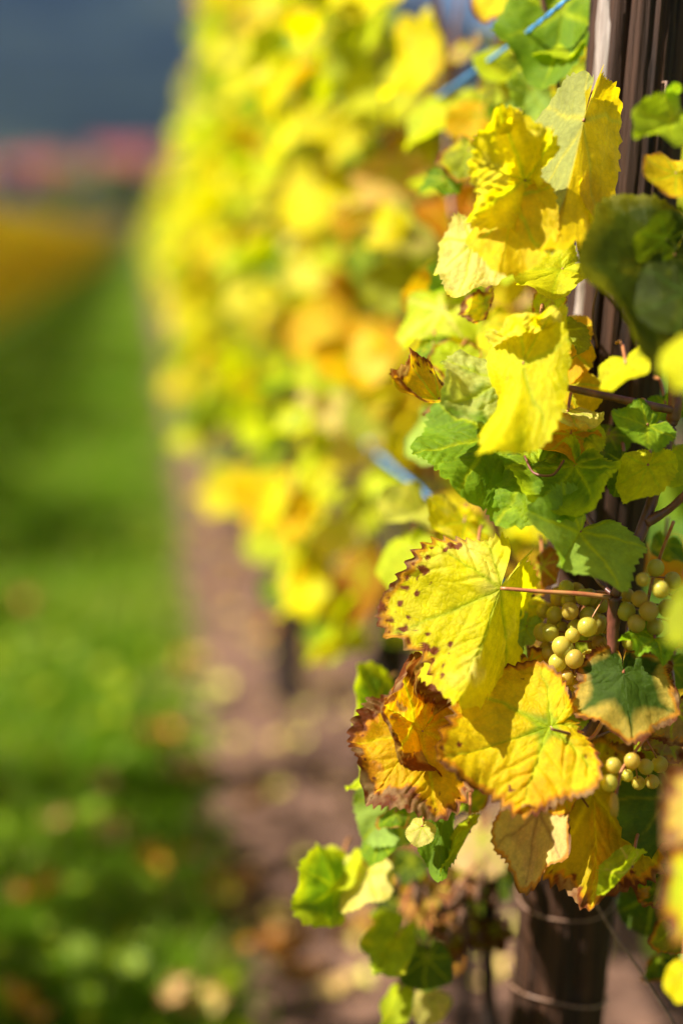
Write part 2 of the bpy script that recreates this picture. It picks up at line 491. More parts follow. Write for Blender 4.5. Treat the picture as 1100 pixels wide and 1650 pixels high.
def leaf_np(seed=0, nr=20, ntt=110, lob=0.5, base=YEL, vein=LIM, veinw=0.03, centre=None, centre_r=0.4, brown=0.0, edgec=None,
            spots=0.0, mott=0.25, mottc=None, bspan=None, fold=0.0, curl=0.0, lat=0.0, wave=0.08, wavek=3.0, quilt=0.02, crink=0.03,
            asym=0.0, xs=1.0, halfc=None, tipcurl=0.0, serr=0.06, basal=.72):
    """A grape leaf in its own frame: stalk joint at the origin, tip along +Y, upper face +Z, tip length 1."""
    th = np.linspace(-math.pi + 0.03, math.pi - 0.03, ntt)
    Ro, se = outline(th, lob, seed, serr, basal)
    t = (np.arange(1, nr + 1) / nr) ** 0.85
    T, TH = np.meshgrid(t, th, indexing='ij')
    RR = T * Ro[None, :] + se[None, :] * T ** 5
    x = (RR * np.sin(TH)).ravel(); y = (RR * np.cos(TH)).ravel(); tt = T.ravel(); thh = TH.ravel()
    x = np.concatenate([[0], x]); y = np.concatenate([[0], y]); tt = np.concatenate([[0], tt]); thh = np.concatenate([[0], thh])
    wx = (fbm(x * 3.1 + 40, y * 3.1, seed + 71, 3) - .5) * .20; wy = (fbm(x * 3.1, y * 3.1 + 40, seed + 72, 3) - .5) * .20
    dm, sd = vein_field(x + wx * tt, y + wy * tt)
    # --- colour (the leaf's own pigment)
    n1 = fbm(x * 3 + 7, y * 3 + 3, seed + 11, 4); n2 = fbm(x * 9 + 1, y * 9 + 8, seed + 23, 3); n3 = vnoise(x * 26 + 3, y * 26, seed + 31)
    col = np.tile(base, (len(x), 1)).astype(float)
    if mottc is None: mottc = LIM if base is not LIM else YEL
    col = mixc(col, mottc, (n1 - 0.52) * 5 * mott + (n2 - 0.5) * mott)
    if halfc is not None:
        col = mixc(col, halfc, x * 9 + .4 + (n1 - .5))
    if centre is not None:
        reach = centre_r * (0.75 + 0.6 * n1) + 0.22 * np.exp(-dm / 0.05)
        col = mixc(col, centre, (reach - tt) * 5)
    if edgec is not None:
        col = mixc(col, edgec, (tt - 0.72 + 0.35 * (n1 - 0.5)) * 4)
    vmask = np.exp(-(dm / (veinw * (1.25 - 0.9 * tt))) ** 2) + 0.26 * np.exp(-(sd / (veinw * 0.45)) ** 2) * (tt > 0.1)
    col = mixc(col, vein, vmask * 0.75)
    col *= (0.90 + 0.2 * n3)[:, None]
    wgt = np.ones_like(tt)
    if bspan is not None:   # part of the rim (angles in degrees) where the scorch is
        dg = np.degrees(thh)
        wgt = np.clip(np.minimum(dg - bspan[0], bspan[1] - dg) / 20 + 0.6, 0.0, 1)
    if brown > 0:
        lim = 1.0 - brown * (0.05 + 2.6 * np.clip(n2 * .5 + n1 * .7 - .22, 0, 1) ** 1.3 * (0.5 + np.clip(dm / .12, 0, 1))) * wgt
        m = (tt - lim) * 22
        col = mixc(col, ORG * 1.1, np.clip(m + 1.2, 0, 0.8) * wgt)
        brc = mixc(np.tile(BRN, (len(x), 1)), TAN, (n2 - 0.45) * 3)
        col = mixc(col, brc, m)
    if spots > 0:
        gx_, gy_ = x * 11, y * 11
        sx = np.floor(gx_); sy = np.floor(gy_)
        cx = sx + 0.3 + 0.4 * _hash(sx, sy, seed + 41); cyy = sy + 0.3 + 0.4 * _hash(sx, sy, seed + 42)
        rad = 0.14 + 0.34 * _hash(sx, sy, seed + 43) ** 1.5
        on = _hash(sx, sy, seed + 44) < spots * np.clip((tt - 0.66) * 6, 0, 1) * wgt
        dist = np.hypot((gx_ - cx) * (.7 + .7 * _hash(sx, sy, seed + 45)), gy_ - cyy) + 0.34 * (n3 - 0.5)
        col = mixc(col, BRN * 1.25, np.where(on, (rad - dist) * 14, 0))
    # --- relief
    bulge = np.minimum(dm, 0.16) / 0.16
    sdb = np.minimum(sd, 0.045) / 0.045
    z = quilt * (np.sqrt(bulge) * 0.8 + sdb * 0.38 * np.minimum(1, tt * 3) * np.clip(n1 * 3 - .8, 0, 1.4)) * (0.7 + 0.6 * n1)
    z += crink * (fbm(x * 4 + 2, y * 4 + 5, seed + 51, 3) - 0.5) * 2 * (0.3 + tt)
    z += crink * 0.5 * (fbm(x * 12, y * 12, seed + 52, 2) - 0.5) * tt
    z += wave * tt ** 2 * np.sin(thh * wavek + seed) + 0.5 * wave * tt ** 3 * np.sin(thh * (wavek * 2.3) + seed * 1.7)
    if brown > 0:
        z += 0.10 * brown * 4 * (tt > 0.82) * (tt - 0.82) * wgt * (n1 + 0.2) * 6
    x = x * xs
    # lateral bending
    if abs(lat) > 1e-3:
        nx_, nz_ = np.sin(lat * x) / lat, (1 - np.cos(lat * x)) / lat
        x, z = nx_ - z * np.sin(lat * x), nz_ + z * np.cos(lat * x)
    if abs(fold) > 1e-3 or asym:
        f = np.where(x > 0, fold + asym, fold - asym)
        s = np.sqrt(x * x + 0.0009) - 0.03
        sg = np.sign(x)
        x, z = sg * (s * np.cos(f)) - z * np.sin(f) * sg, s * np.sin(f) + z * np.cos(f)
    kk = curl + tipcurl * np.clip(y, 0, 1)
    kk = np.where(np.abs(kk) < 1e-3, 1e-3, kk)
    a = kk * y
    y, z = np.sin(a) / kk - z * np.sin(a), (1 - np.cos(a)) / kk + z * np.cos(a)
    V = np.stack([x, y, z], -1)
    # --- faces as triangles
    F = []
    j = np.arange(ntt - 1)
    F.append(np.stack([np.zeros_like(j), 1 + j + 1, 1 + j], -1))
    for i in range(nr - 1):
        a0 = 1 + i * ntt + j; a1 = a0 + 1; b0 = a0 + ntt; b1 = b0 + 1
        F.append(np.stack([a0, a1, b1], -1)); F.append(np.stack([a0, b1, b0], -1))
    return V, np.concatenate(F), np.clip(col, 0.003, 0.9)

def leaf_frame(J, T, roll):
    """object frame: origin J, +Y to T, +Z towards the camera turned by roll about Y"""
    yv = (T - J)
    L = yv.length
    yv.normalize()
    n = (CAM - J)
    n = (n - yv * n.dot(yv)).normalized()
    n = Matrix.Rotation(R(roll), 3, yv) @ n
    xv = yv.cross(n)
    return Matrix(((xv.x * L, yv.x * L, n.x * L, J.x), (xv.y * L, yv.y * L, n.y * L, J.y), (xv.z * L, yv.z * L, n.z * L, J.z), (0, 0, 0, 1)))

def add_leaf(parent, jx, jy, jd, tx, ty, td, roll=0, stalk=None, sw=0.0013, name='leaf', label=None, **kw):
    J, T = P(jx, jy, jd), P(tx, ty, td)
    if stalk is None:
        if not kw.pop('full', False):
            J = J.lerp(T, .18)
            kw['xs'] = kw.get('xs', 1.0) * .88
    Mw = leaf_frame(J, T, roll)
    hr = random.Random(kw.get('seed', 0) * 13 + 5)
    kw.setdefault('lat', hr.uniform(-.6, .3)); kw.setdefault('tipcurl', hr.uniform(0, .6))
    v, f, c = leaf_np(**kw)
    me = mesh_np(name, v, f, c, M_leaf)
    o = link(name, me, parent, Matrix.Translation(-parent.location) @ Mw)
    if label: o['label'] = label
    L = (T - J).length
    if stalk is None:
        back = (J - T).normalized()
        e = J + back * L * 0.22 + Vector((0.018, 0.055, 0.004)) + Vector((random.uniform(-.01, .01), 0, random.uniform(-.01, .01)))
        mid = J.lerp(e, 0.5) + Vector((0, 0, 0.008))
        path = spline([J, mid, e], 6)
    else:
        path = spline([J] + [P(*q) for q in stalk], 6)
    n = len(path)
    tv, tf = tube_np(path, [sw * (1.0 + 0.5 * i / n) for i in range(n)], 7)
    link('leaf_stalk', mesh_np('leaf_stalk', tv, tf, None, M_stalk), o, Mw.inverted())
    return o

# ------------------------------------------------------------------ wooden end post in front
def build_post():
    top, bot = P(1036, 0, 1.235), P(893, 1650, 1.40)
    ax = (top - bot).normalized()
    base = bot + ax * ((0.0 - bot.z) / ax.z)
    tip = base + ax * 1.92
    root = empty('wooden_post', base, 'thick dark weathered wooden end post with split bleached edge among the sharp leaves', 'post')
    # shaft mesh: grooves and splits along its length
    na, nl = 220, 200
    H = (tip - base).length + 0.25
    up = ax
    e1 = Vector((-1, -0.25, 0)); e1 = (e1 - up * e1.dot(up)).normalized(); e2 = up.cross(e1)
    a = np.linspace(0, 2 * math.pi, na, endpoint=False)
    l = np.linspace(-0.25, H - 0.25, nl)
    A, L = np.meshgrid(a, l)
    r = 0.0445 * (1 + 0.02 * np.sin(A * 3 + L * 2) + 0.03 * (fbm(A * 3.5 / 1, L * 3, 5, 2) - 0.5))
    ca = np.cos(A) * 4; sa = np.sin(A) * 4
    r += 0.0022 * (fbm(ca * 3 + 20, sa * 3 + L * 0.9, 8, 4) - 0.5) * 2
    r += 0.0022 * (vnoise(A * 16, L * 3, 4) - 0.5) - 0.0022 * (np.abs(vnoise(A * 9 + .4 * np.sin(L * 6), L * 1.2, 14) - .5) < .035)
    crack = np.exp(-((A - 0.70 - 0.03 * np.sin(L * 5)) / 0.045) ** 2) * np.clip((L - 0.85) * 4, 0, 1)
    crack2 = np.exp(-((A - 2.2 - 0.05 * np.sin(L * 7 + 1)) / 0.03) ** 2) * np.clip((1.0 - np.abs(L - 0.9) * 1.8), 0, 1)
    r -= 0.010 * crack + 0.007 * crack2
    # knot hole low on the front
    kx = ((A - 1.45) * 0.045) ** 2 + (L - 0.50) ** 2
    r -= 0.007 * np.exp(-kx / 0.00004)
    c = np.array(base)[None, None, :] + L[..., None] * np.array(up)
    Vp = c + (np.cos(A) * r)[..., None] * np.array(e1) + (np.sin(A) * r)[..., None] * np.array(e2)
    Vp = Vp.reshape(-1, 3)
    i = np.arange(nl - 1)[:, None] * na; j = np.arange(na)[None, :]
    q = np.stack([(i + j), i + (j + 1) % na, i + na + (j + 1) % na, i + na + j], -1).reshape(-1, 4)
    tris = np.concatenate([q[:, [0, 1, 2]], q[:, [0, 2, 3]]])
    tc = np.array(tip)
    n0 = len(Vp)
    Vp = np.concatenate([Vp, [np.array(base + up * (H - 0.25))]])
    jj = np.arange(na); k = (nl - 1) * na
    tris = np.concatenate([tris, np.stack([np.full(na, n0), k + jj, k + (jj + 1) % na], -1)])
    o = link('shaft', mesh_np('shaft', Vp - np.array(base), tris, None, M_wood), root)
    # bleached splinter standing off the left edge
    pts = []
    Vs, Fs = [], []
    ns = 60
    for s in range(ns):
        hh = 0.80 + 1.10 * s / (ns - 1)
        w = 0.0075 * min(1, s / 25 + 0.15) * (1 + 0.22 * math.sin(s * 0.9) + .12 * math.sin(s * 2.3))
        ang = 0.16 + 0.03 * math.sin(s * 0.5)
        ctr = up * hh + (e1 * math.cos(ang) + e2 * math.sin(ang)) * 0.0425
        tx = (-e1 * math.sin(ang) + e2 * math.cos(ang)); nn = (e1 * math.cos(ang) + e2 * math.sin(ang))
        for (u, v) in ((-1, 0), (-0.7, 0.0042), (0.0, 0.0052), (0.7, 0.0040), (1, 0)):
            Vs.append(ctr + tx * (w * u) + nn * (v * (0.8 + 0.3 * math.sin(s * 1.7 + u * 3))))
    for s in range(ns - 1):
        for u in range(4):
            b0 = s * 5 + u
            Fs += [(b0, b0 + 1, b0 + 6), (b0, b0 + 6, b0 + 5)]
    link('splinter', mesh_np('splinter', np.array([tuple(v) for v in Vs]), np.array(Fs), None, M_woodgrey), root)
    # rusty wire bound round the post near the bottom, with a free end
    def ring(h, drop, name, rr=0.0485, w=0.0011):
        pts = []
        for s in range(49):
            an = 2 * math.pi * s / 48 + 0.3
            pts.append(up * (h + drop * math.sin(an * 1.0 + 0.9)) + (e1 * math.cos(an) + e2 * math.sin(an)) * (rr + 0.001 * math.sin(an * 5)))
        pts.append(pts[-1] + e1 * 0.012 + up * 0.02)
        pts.append(pts[-1] + e1 * 0.004 + up * 0.012)
        v, f = tube_np(pts, [w] * len(pts), 6)
        link(name, mesh_np(name, v, f, None, M_rust), root)
    ring(0.475, 0.012, 'binding_wire')
    ring(0.575, -0.006, 'binding_wire', 0.0475, 0.0009)
    # bent staple
    st = [up * 1.33 + (e1 * math.cos(1.5) + e2 * math.sin(1.5)) * x for x in (0.040, 0.052)]
    st += [s - up * 0.02 for s in reversed(st)]
    v, f = tube_np(st, [0.0013] * 4, 6)
    link('staple', mesh_np('staple', v, f, None, M_rust), root)
    return root, base, up
post, post_base, post_up = build_post()

# ------------------------------------------------------------------ trellis twine and wires
def strand(name, pts, r, mat, label, cat, twist=True, group=None):
    path = spline(pts, 14)
    parts = []
    if twist:
        for k in range(2):
            pp = []
            acc = 0
            for i, p in enumerate(path):
                acc = (path[0] - p).length
                an = acc / 0.006 * math.pi * 0.5 + k * math.pi
                pp.append(p + Vector((math.cos(an) * 0.3, 0.1, math.sin(an))) * r * 0.55)
            parts.append(tube_np(pp, [r * 0.7] * len(pp), 6))
    else:
        parts.append(tube_np(path, [r] * len(path), 6))
    v, f = merge(parts)
    v0 = np.array(pts[0])
    o = link(name, mesh_np(name, v - v0, f, None, mat))
    o.location = pts[0]
    return tag(o, label, cat, group)

strand('trellis_twine', [P(985, -60, 1.22), P(905, 6, 1.24), P(835, 62, 1.30), P(720, 146, 1.50), P(640, 205, 1.9), P(470, 285, 3.4), Vector((0.40, 8, 1.5))],
       0.0021, M_twine, 'blue twine at the top, running from the post back into the yellow leaves', 'twine')
strand('trellis_twine', [P(1130, 1225, 1.20), P(1090, 1185, 1.22), P(980, 1100, 1.27), P(870, 1004, 1.21), P(780, 900, 1.32), P(690, 800, 1.50), P(610, 735, 1.75), P(540, 665, 2.4), Vector((0.40, 9, 0.86))],
       0.0023, M_twine, 'lower blue twine passing behind the grapes and the leaf with brown spots', 'twine')
strand('trellis_wire', [P(930, 1405, 1.28), P(985, 1500, 1.27), P(1040, 1580, 1.26), P(1110, 1690, 1.25), P(1150, 1760, 1.25), P(1160, 2500, 1.5)], 0.0012, M_rust,
       'thin rusty wire slanting down beside the foot of the dark post', 'wire', False)

# ------------------------------------------------------------------ the vine in front
vine_base = on_ground(812, 2600)
vine_base = Vector((P(800, 1650, 1.62).x, P(800, 1650, 1.62).y, 0.0))
vine0 = empty('grapevine', vine_base, 'big sharp yellow and green vine with grapes growing against the dark post', 'grapevine', 'grapevines of the near row')

def cane(name, pts, radii, mat=M_cane, parent=vine0, wob=0.15, n=9):
    path = spline(pts, 8)
    m = len(path)
    rr = [float(np.interp(i / (m - 1), np.linspace(0, 1, len(radii)), radii)) for i in range(m)]
    v, f = tube_np(path, rr, n, wob, len(name) + m)
    o = link(name, mesh_np(name, v - np.array(parent.location), f, None, mat), parent)
    return o

# trunk and fruiting wood
cane('trunk', [vine_base + Vector((0.0, 0, -0.03)), vine_base + Vector((0.01, -0.02, 0.25)), P(792, 1640, 1.56), P(786, 1530, 1.50), P(800, 1380, 1.46), P(850, 1250, 1.44)],
     [0.020, 0.014, 0.0075, 0.0065, 0.008, 0.007], M_bark)
cane('arm', [P(850, 1250, 1.44), P(930, 1180, 1.40), P(1010, 1120, 1.36), P(1110, 1000, 1.36)], [0.009, 0.007, 0.006, 0.005], M_bark)
cane('arm', [P(850, 1250, 1.44), P(790, 1180, 1.6), P(760, 1090, 1.9), P(700, 1040, 2.4)], [0.009, 0.007, 0.006, 0.005], M_bark)
cane('cane', [P(986, 1065, 1.14), P(988, 1005, 1.135), P(990, 962, 1.13)], [0.0048, 0.0052, 0.0058])
cane('cane', [P(990, 962, 1.13), P(1012, 905, 1.13), P(1035, 850, 1.135), P(1058, 780, 1.14), P(1080, 690, 1.15), P(1088, 640, 1.15), P(1088, 520, 1.17), P(1110, 350, 1.2)],
     [0.0040, 0.0035, 0.0050, 0.0045, 0.0052, 0.0060, 0.004, 0.003])
cane('cane', [P(1088, 662, 1.15), P(1040, 652, 1.13), P(985, 640, 1.12), P(925, 627, 1.11), P(888, 618, 1.11)], [0.0034, 0.0036, 0.0030, 0.0028, 0.0018])
cane('cane', [P(1040, 842, 1.135), P(1075, 822, 1.13), P(1110, 790, 1.12)], [0.0050, 0.0032, 0.0030])
cane('cane', [P(1012, 905, 1.13), P(975, 870, 1.16), P(935, 815, 1.22), P(905, 730, 1.26), P(910, 660, 1.26)], [0.003, 0.0028, 0.0026, 0.002, 0.0018])
cane('cane', [P(990, 962, 1.13), P(962, 935, 1.15), P(945, 905, 1.2)], [0.0022, 0.0016, 0.0012])
cane('cane', [P(986, 1065, 1.14), P(980, 1120, 1.18), P(950, 1190, 1.26), P(900, 1240, 1.38)], [0.0046, 0.0050, 0.006, 0.008])
cane('cane', [P(845, 420, 1.3), P(820, 250, 1.32), P(850, 120, 1.36), P(800, 20, 1.42), P(780, -60, 1.45)], [0.003, 0.003, 0.0028, 0.0025, 0.002])
cane('cane', [P(900, 1000, 1.4), P(800, 860, 1.42), P(740, 660, 1.45), P(735, 420, 1.5), P(720, 200, 1.6), P(745, -50, 1.7)], [0.004, 0.0035, 0.0032, 0.003, 0.0028, 0.002])
cane('cane', [P(850, 1010, 1.25), P(858, 960, 1.24), P(850, 905, 1.24)], [0.0018, 0.002, 0.0014])
cane('tendril', [P(888, 1175, 1.1), P(915, 1182, 1.11), P(950, 1190, 1.13), P(985, 1178, 1.16)], [0.0012, 0.0013, 0.0013, 0.001])
cane('tendril', [P(905, 1240, 1.18), P(960, 1320, 1.2), P(1000, 1390, 1.22), P(1018, 1370, 1.22)], [0.0010, 0.0009, 0.0008, 0.0006])
cane('tendril', [P(845, 735, 1.16), P(860, 762, 1.14), P(890, 765, 1.13), P(908, 742, 1.14)], [0.001, 0.0011, 0.0012, 0.001])
cane('tendril', [P(1030, 420, 1.2), P(980, 425, 1.19), P(955, 500, 1.19), P(962, 560, 1.2)], [0.0012, 0.0011, 0.0010, 0.0008])

G = dict

def pixel(w):
    q = _cm.transposed() @ (Vector(w) - CAM)
    return 550 - 2291.7 * q.x / q.z, 825 + 2291.7 * q.y / q.z, -q.z

def in_gap(px, py):
    """openings in the foliage where the photograph looks through"""
    if py < 62 and 636 < px < 735: return True
    if py < 70 and 748 < px < 815: return True
    if 690 < px < 800 and 70 < py < 165: return True
    if 560 < px < 700 and abs(py - (800 - (690 - px) * .8)) < 55: return True
    return False

LV = [
 # jx, jy, jd,  tx, ty, td, roll, kw
 # --- top
 (672, 40, 1.62, 655, 205, 1.60, 48, G(xs=.62, base=YEL, mottc=GOLD, lob=.3, seed=1, curl=.5, crink=.05)),
 (722, 165, 1.50, 690, 258, 1.46, 40, G(base=LIM, seed=2, lob=.4, curl=.6, centre=YEL)),
 (800, -30, 1.36, 820, 36, 1.34, 10, G(base=YEL, edgec=GOLD, brown=.10, seed=3, lob=.3, xs=1.0)),
 (842, 88, 1.38, 800, 150, 1.34, 35, G(base=LIM, centre=DGR, centre_r=.45, seed=4, lob=.6, fold=.4)),
 (912, -20, 1.30, 888, 170, 1.27, 22, G(base=GRN, mottc=LIM, seed=5, lob=.9, vein=LIM, fold=.35, curl=.3)),
 (945, 10, 1.30, 925, 120, 1.25, 50, G(base=LIM, mottc=GRN, seed=6, lob=.5, fold=.3)),
 (850, 170, 1.40, 835, 250, 1.36, 20, G(base=OLV, seed=7, lob=.7)),
 # crumpled lemon leaf
 (845, 290, 1.10, 722, 250, 1.07, 8, G(full=1, lat=0, tipcurl=.2, base=YEL, mottc=PALE, mott=.5, seed=8, lob=.85, crink=.09, quilt=.06, wave=.14, wavek=4, fold=.12, serr=.07, basal=.5, nr=36, ntt=210)),
 (842, 288, 1.11, 812, 148, 1.08, 5, G(full=1, base=YEL, mottc=PALE, seed=9, lob=.9, crink=.06, fold=.6, xs=.5, serr=.07, basal=.4, nr=24, ntt=130)),
 (940, 195, 1.13, 884, 458, 1.10, 10, G(full=1, base=YEL*.6+GOLD*.4, mottc=GOLD, halfc=np.array((.40, .42, .10)), seed=10, lob=.10, lat=0, fold=-.7, asym=.1, xs=.47, crink=.02, wave=.05, curl=.3, quilt=.010, veinw=.018, vein=np.array((.62, .56, .06)), basal=.6, nr=34, ntt=170)),
 (932, 300, 1.13, 915, 460, 1.12, -62, G(base=YEL, mottc=GOLD, seed=11, lob=.2, fold=.7, xs=.45, curl=.3)),
 # golden lower leaf and pale crinkled one behind it
 (826, 318, 1.10, 806, 474, 1.08, 14, G(full=1, base=GOLD*.5+YEL*.5, mottc=YEL, seed=12, lob=.15, fold=-.25, quilt=.012, curl=.15, xs=.62, basal=.3, nr=30, ntt=160)),
 (762, 392, 1.20, 742, 498, 1.17, 25, G(full=1, base=PALE, mottc=YEL, mott=.6, seed=13, lob=.5, crink=.06, quilt=.05, wave=.1, xs=.7, nr=26, ntt=140)),
 (925, 425, 1.18, 815, 478, 1.15, 40, G(base=LIM*.5+YEL*.5, seed=14, lob=.4, fold=.25, xs=.7)),
 (720, 478, 1.32, 672, 592, 1.28, 38, G(base=LIM, mottc=PALE, seed=15, lob=.7, curl=.5, wave=.1, vein=PALE)),
 (790, 505, 1.30, 735, 592, 1.28, 30, G(base=YEL, mottc=GRN, mott=.6, seed=16, lob=.5, wave=.1)),
 (745, 455, 1.34, 690, 480, 1.3, 45, G(base=GRN, mottc=LIM, seed=17, lob=.6, fold=.4)),
 # mottled whitish green
 (812, 616, 1.12, 712, 662, 1.10, 30, G(full=1, basal=.5, base=MINT*.6+PALE*.4, mottc=GRN, mott=.9, seed=18, lob=.6, crink=.08, quilt=.06, wave=.14, nr=30, ntt=150)),
 # green quilted leaf
 (792, 700, 1.175, 722, 832, 1.125, 8, G(full=1, base=GRN, mottc=DGR, mott=.5, seed=19, lob=.25, quilt=.05, crink=.035, vein=LIM, veinw=.03, edgec=GRN*1.2, curl=.5, fold=-.25, xs=.85, nr=36, ntt=180)),
 # central lemon leaf, crinkled head
 (852, 545, 1.10, 800, 788, 1.05, 28, G(base=YEL*.85+LIM*.15, mottc=LIM, mott=.3, seed=20, lob=.15, fold=-.35, quilt=.014, crink=.02, curl=.25, xs=.52, nr=34, ntt=170)),
 (868, 562, 1.12, 822, 488, 1.08, -25, G(base=PALE, mottc=YEL, mott=.8, seed=21, lob=.5, crink=.08, quilt=.06, wave=.15, nr=26, ntt=140)),
 (858, 520, 1.13, 925, 508, 1.10, -35, G(base=YEL*.7+LIM*.3, seed=22, lob=.4, fold=-.3, xs=.7)),
 (905, 520, 1.17, 895, 590, 1.15, 10, G(base=OLV, mottc=GRN, seed=23, lob=.3)),
 # curled leaf with brown-tipped rim
 (706, 644, 1.15, 612, 640, 1.12, 55, G(full=1, basal=.35, base=GOLD, mottc=YEL, edgec=YEL, brown=.16, seed=24, lob=.5, fold=.45, curl=.35, wave=.12, spots=.3, nr=34, ntt=180)),
 # gold leaves against the post
 (900, 520, 1.22, 890, 640, 1.20, 15, G(base=GOLD, mottc=ORG, mott=.3, seed=25, lob=.3)),
 (918, 600, 1.20, 862, 700, 1.17, 15, G(base=GOLD*.6+YEL*.4, mottc=GOLD, seed=26, lob=.4, wave=.1)),
 (925, 660, 1.16, 862, 682, 1.12, 55, G(base=PALE, mottc=GOLD, mott=.7, seed=27, lob=.5, crink=.06, quilt=.05)),
 (930, 690, 1.18, 868, 745, 1.15, 20, G(base=ORG*.5+GOLD*.5, mottc=YEL, seed=28, lob=.4)),
 (945, 690, 1.18, 930, 745, 1.16, 20, G(base=LIM, centre=GRN, seed=29, lob=.5)),
 # green leaves around the middle
 (866, 748, 1.16, 800, 845, 1.12, 20, G(full=1, base=GRN*1.1, mottc=LIM, seed=30, lob=.4, crink=.05, quilt=.05, vein=LIM, nr=30, ntt=150)),
 (925, 752, 1.15, 866, 830, 1.12, 30, G(full=1, base=GRN, edgec=LIM, mottc=LIM, seed=31, lob=.5, crink=.06, quilt=.05, wave=.13, vein=LIM, nr=28, ntt=150)),
 (935, 735, 1.22, 900, 800, 1.22, 10, G(base=GRN, seed=32, lob=.5)),
 # smooth lime leaf, butterfly fold, against the post
 (934, 858, 1.13, 880, 938, 1.09, -8, G(full=1, base=MINT*.5+GRN*.5, mottc=LIM, mott=.2, seed=33, lob=.75, fold=.5, quilt=.012, crink=.02, xs=1.15, nr=34, ntt=180)),
 # THE main leaf: lemon with red-brown blotches along the left rim
 (806, 948, 1.14, 735, 1158, 1.115, 8, G(base=YEL*.8+LIM*.2, mottc=PALE, mott=.45, vein=LIM*.8, veinw=.022, brown=.045, spots=1.0, bspan=(22, 125), seed=35, lob=.42, fold=-.6, asym=.62,
     quilt=.030, crink=.025, wave=.06, curl=.15, lat=-.2, nr=56, ntt=300), [(870, 953, 1.135), (935, 957, 1.13), (984, 963, 1.13)], .0015),
 # golden scorched leaf below it
 (700, 1155, 1.17, 585, 1300, 1.12, 12, G(base=GOLD, mottc=YEL, mott=.5, edgec=ORG, vein=YEL, veinw=.03, brown=.17, spots=.4, seed=36, lob=.2, fold=-.15, quilt=.045, crink=.04, wave=.1, nr=46, ntt=240)),
 (690, 1175, 1.18, 578, 1125, 1.12, 30, G(base=GOLD, mottc=PALE, edgec=ORG, brown=.38, spots=.3, seed=37, lob=.35, fold=.2, quilt=.05, crink=.06, wave=.12, tipcurl=.6, nr=36, ntt=200)),
 # broad yellow leaf with green heart
 (886, 1172, 1.12, 702, 1240, 1.115, 6, G(base=GOLD*.35+YEL*.65, mottc=GOLD, mott=.5, centre=GRN, centre_r=.20, vein=LIM, veinw=.03, brown=.05, spots=.12, seed=38, lob=.35, fold=.12, asym=-.3, basal=.42,
     quilt=.04, crink=.03, wave=.07, nr=50, ntt=260), [(925, 1180, 1.12), (952, 1190, 1.13), (978, 1150, 1.16)], .0013),
 (876, 1230, 1.12, 835, 1325, 1.09, 30, G(base=PALE*.8+LIM*.2, mottc=YEL, vein=LIM, brown=.12, seed=39, lob=.3, fold=.3, quilt=.04, nr=30, ntt=160, wave=.1)),
 # leaves behind and left of them
 (618, 1140, 1.30, 548, 1105, 1.27, 30, G(base=LIM, centre=GRN, centre_r=.75, seed=40, lob=.4, xs=1.1)),
 (690, 820, 1.40, 610, 845, 1.36, 40, G(base=LIM*.5+PALE*.5, mottc=YEL, seed=41, lob=.7, fold=.4)),
 (665, 870, 1.36, 640, 965, 1.33, 30, G(base=LIM, mottc=YEL, seed=42, lob=.2, xs=.75)),
 (760, 840, 1.26, 690, 850, 1.22, 40, G(base=YEL, mottc=PALE, seed=43, lob=.4)),
 (795, 965, 1.20, 760, 1050, 1.18, 20, G(base=MINT, mottc=YEL, seed=44, lob=.5)),
 (850, 965, 1.22, 812, 1030, 1.2, 25, G(base=YEL, mottc=LIM, seed=45, lob=.5, wave=.12)),
 (850, 1000, 1.20, 835, 1060, 1.17, -20, G(base=MINT, mottc=GRN, seed=46, lob=.7, fold=.6, xs=.6)),
 (868, 905, 1.24, 900, 945, 1.2, 10, G(base=ORG*.6, mottc=BRN, mott=.7, seed=47, lob=.6, crink=.1)),
 (850, 1060, 1.18, 870, 1110, 1.15, 10, G(base=GOLD, mottc=YEL, seed=48, lob=.5, crink=.08, brown=.2)),
 (918, 1130, 1.20, 902, 1196, 1.18, 10, G(base=MINT, mottc=LIM, seed=49, lob=.3)),
 # variegated leaf right: green star, tan rim
 (1004, 1085, 1.13, 1020, 1212, 1.10, -12, G(full=1, base=YEL*.4+TAN*.6, mottc=TAN, mott=.6, centre=DGR, centre_r=.72, vein=DGR, veinw=.05, brown=.10, seed=50, lob=.85, fold=-.2, nr=36, ntt=190)),
 (1062, 1022, 1.13, 1020, 1060, 1.10, 30, G(base=GRN*1.3, mottc=LIM, mott=.6, seed=51, lob=.5, crink=.1, quilt=.08, wave=.2, nr=28, ntt=150)),
 (1090, 1130, 1.16, 1075, 1225, 1.13, 10, G(base=TAN, mottc=OLV, seed=52, lob=.5, brown=.2)),
 # lower right group
 (955, 1275, 1.20, 972, 1515, 1.14, 12, G(full=1, base=GOLD*.45+OLV*.55, mottc=GOLD, mott=.7, vein=YEL, brown=.10, spots=.25, seed=53, lob=.45, fold=-.15, quilt=.03, xs=.62, nr=40, ntt=220)),
 (885, 1235, 1.22, 925, 1320, 1.18, 10, G(base=GOLD*.7+YEL*.3, mottc=YEL, seed=54, lob=.4, brown=.06)),
 (868, 1310, 1.20, 838, 1440, 1.16, 22, G(full=1, base=BEI*.5+PALE*.5, mottc=BEI, mott=.8, vein=TAN, seed=55, lob=.6, crink=.05, wave=.1, brown=.06, xs=.62, nr=30, ntt=160)),
 (1030, 1385, 1.12, 962, 1458, 1.10, 55, G(base=LIM, mottc=GRN, vein=PALE, seed=56, lob=.5, fold=.9, xs=.7, crink=.06)),
 (1090, 1265, 1.18, 1010, 1380, 1.15, -10, G(base=DGR*1.4, mottc=GRN, vein=OLV, seed=57, lob=.5)),
 (1100, 1340, 1.2, 1040, 1440, 1.2, -10, G(base=DGR, mottc=OLV, seed=58, lob=.5)),
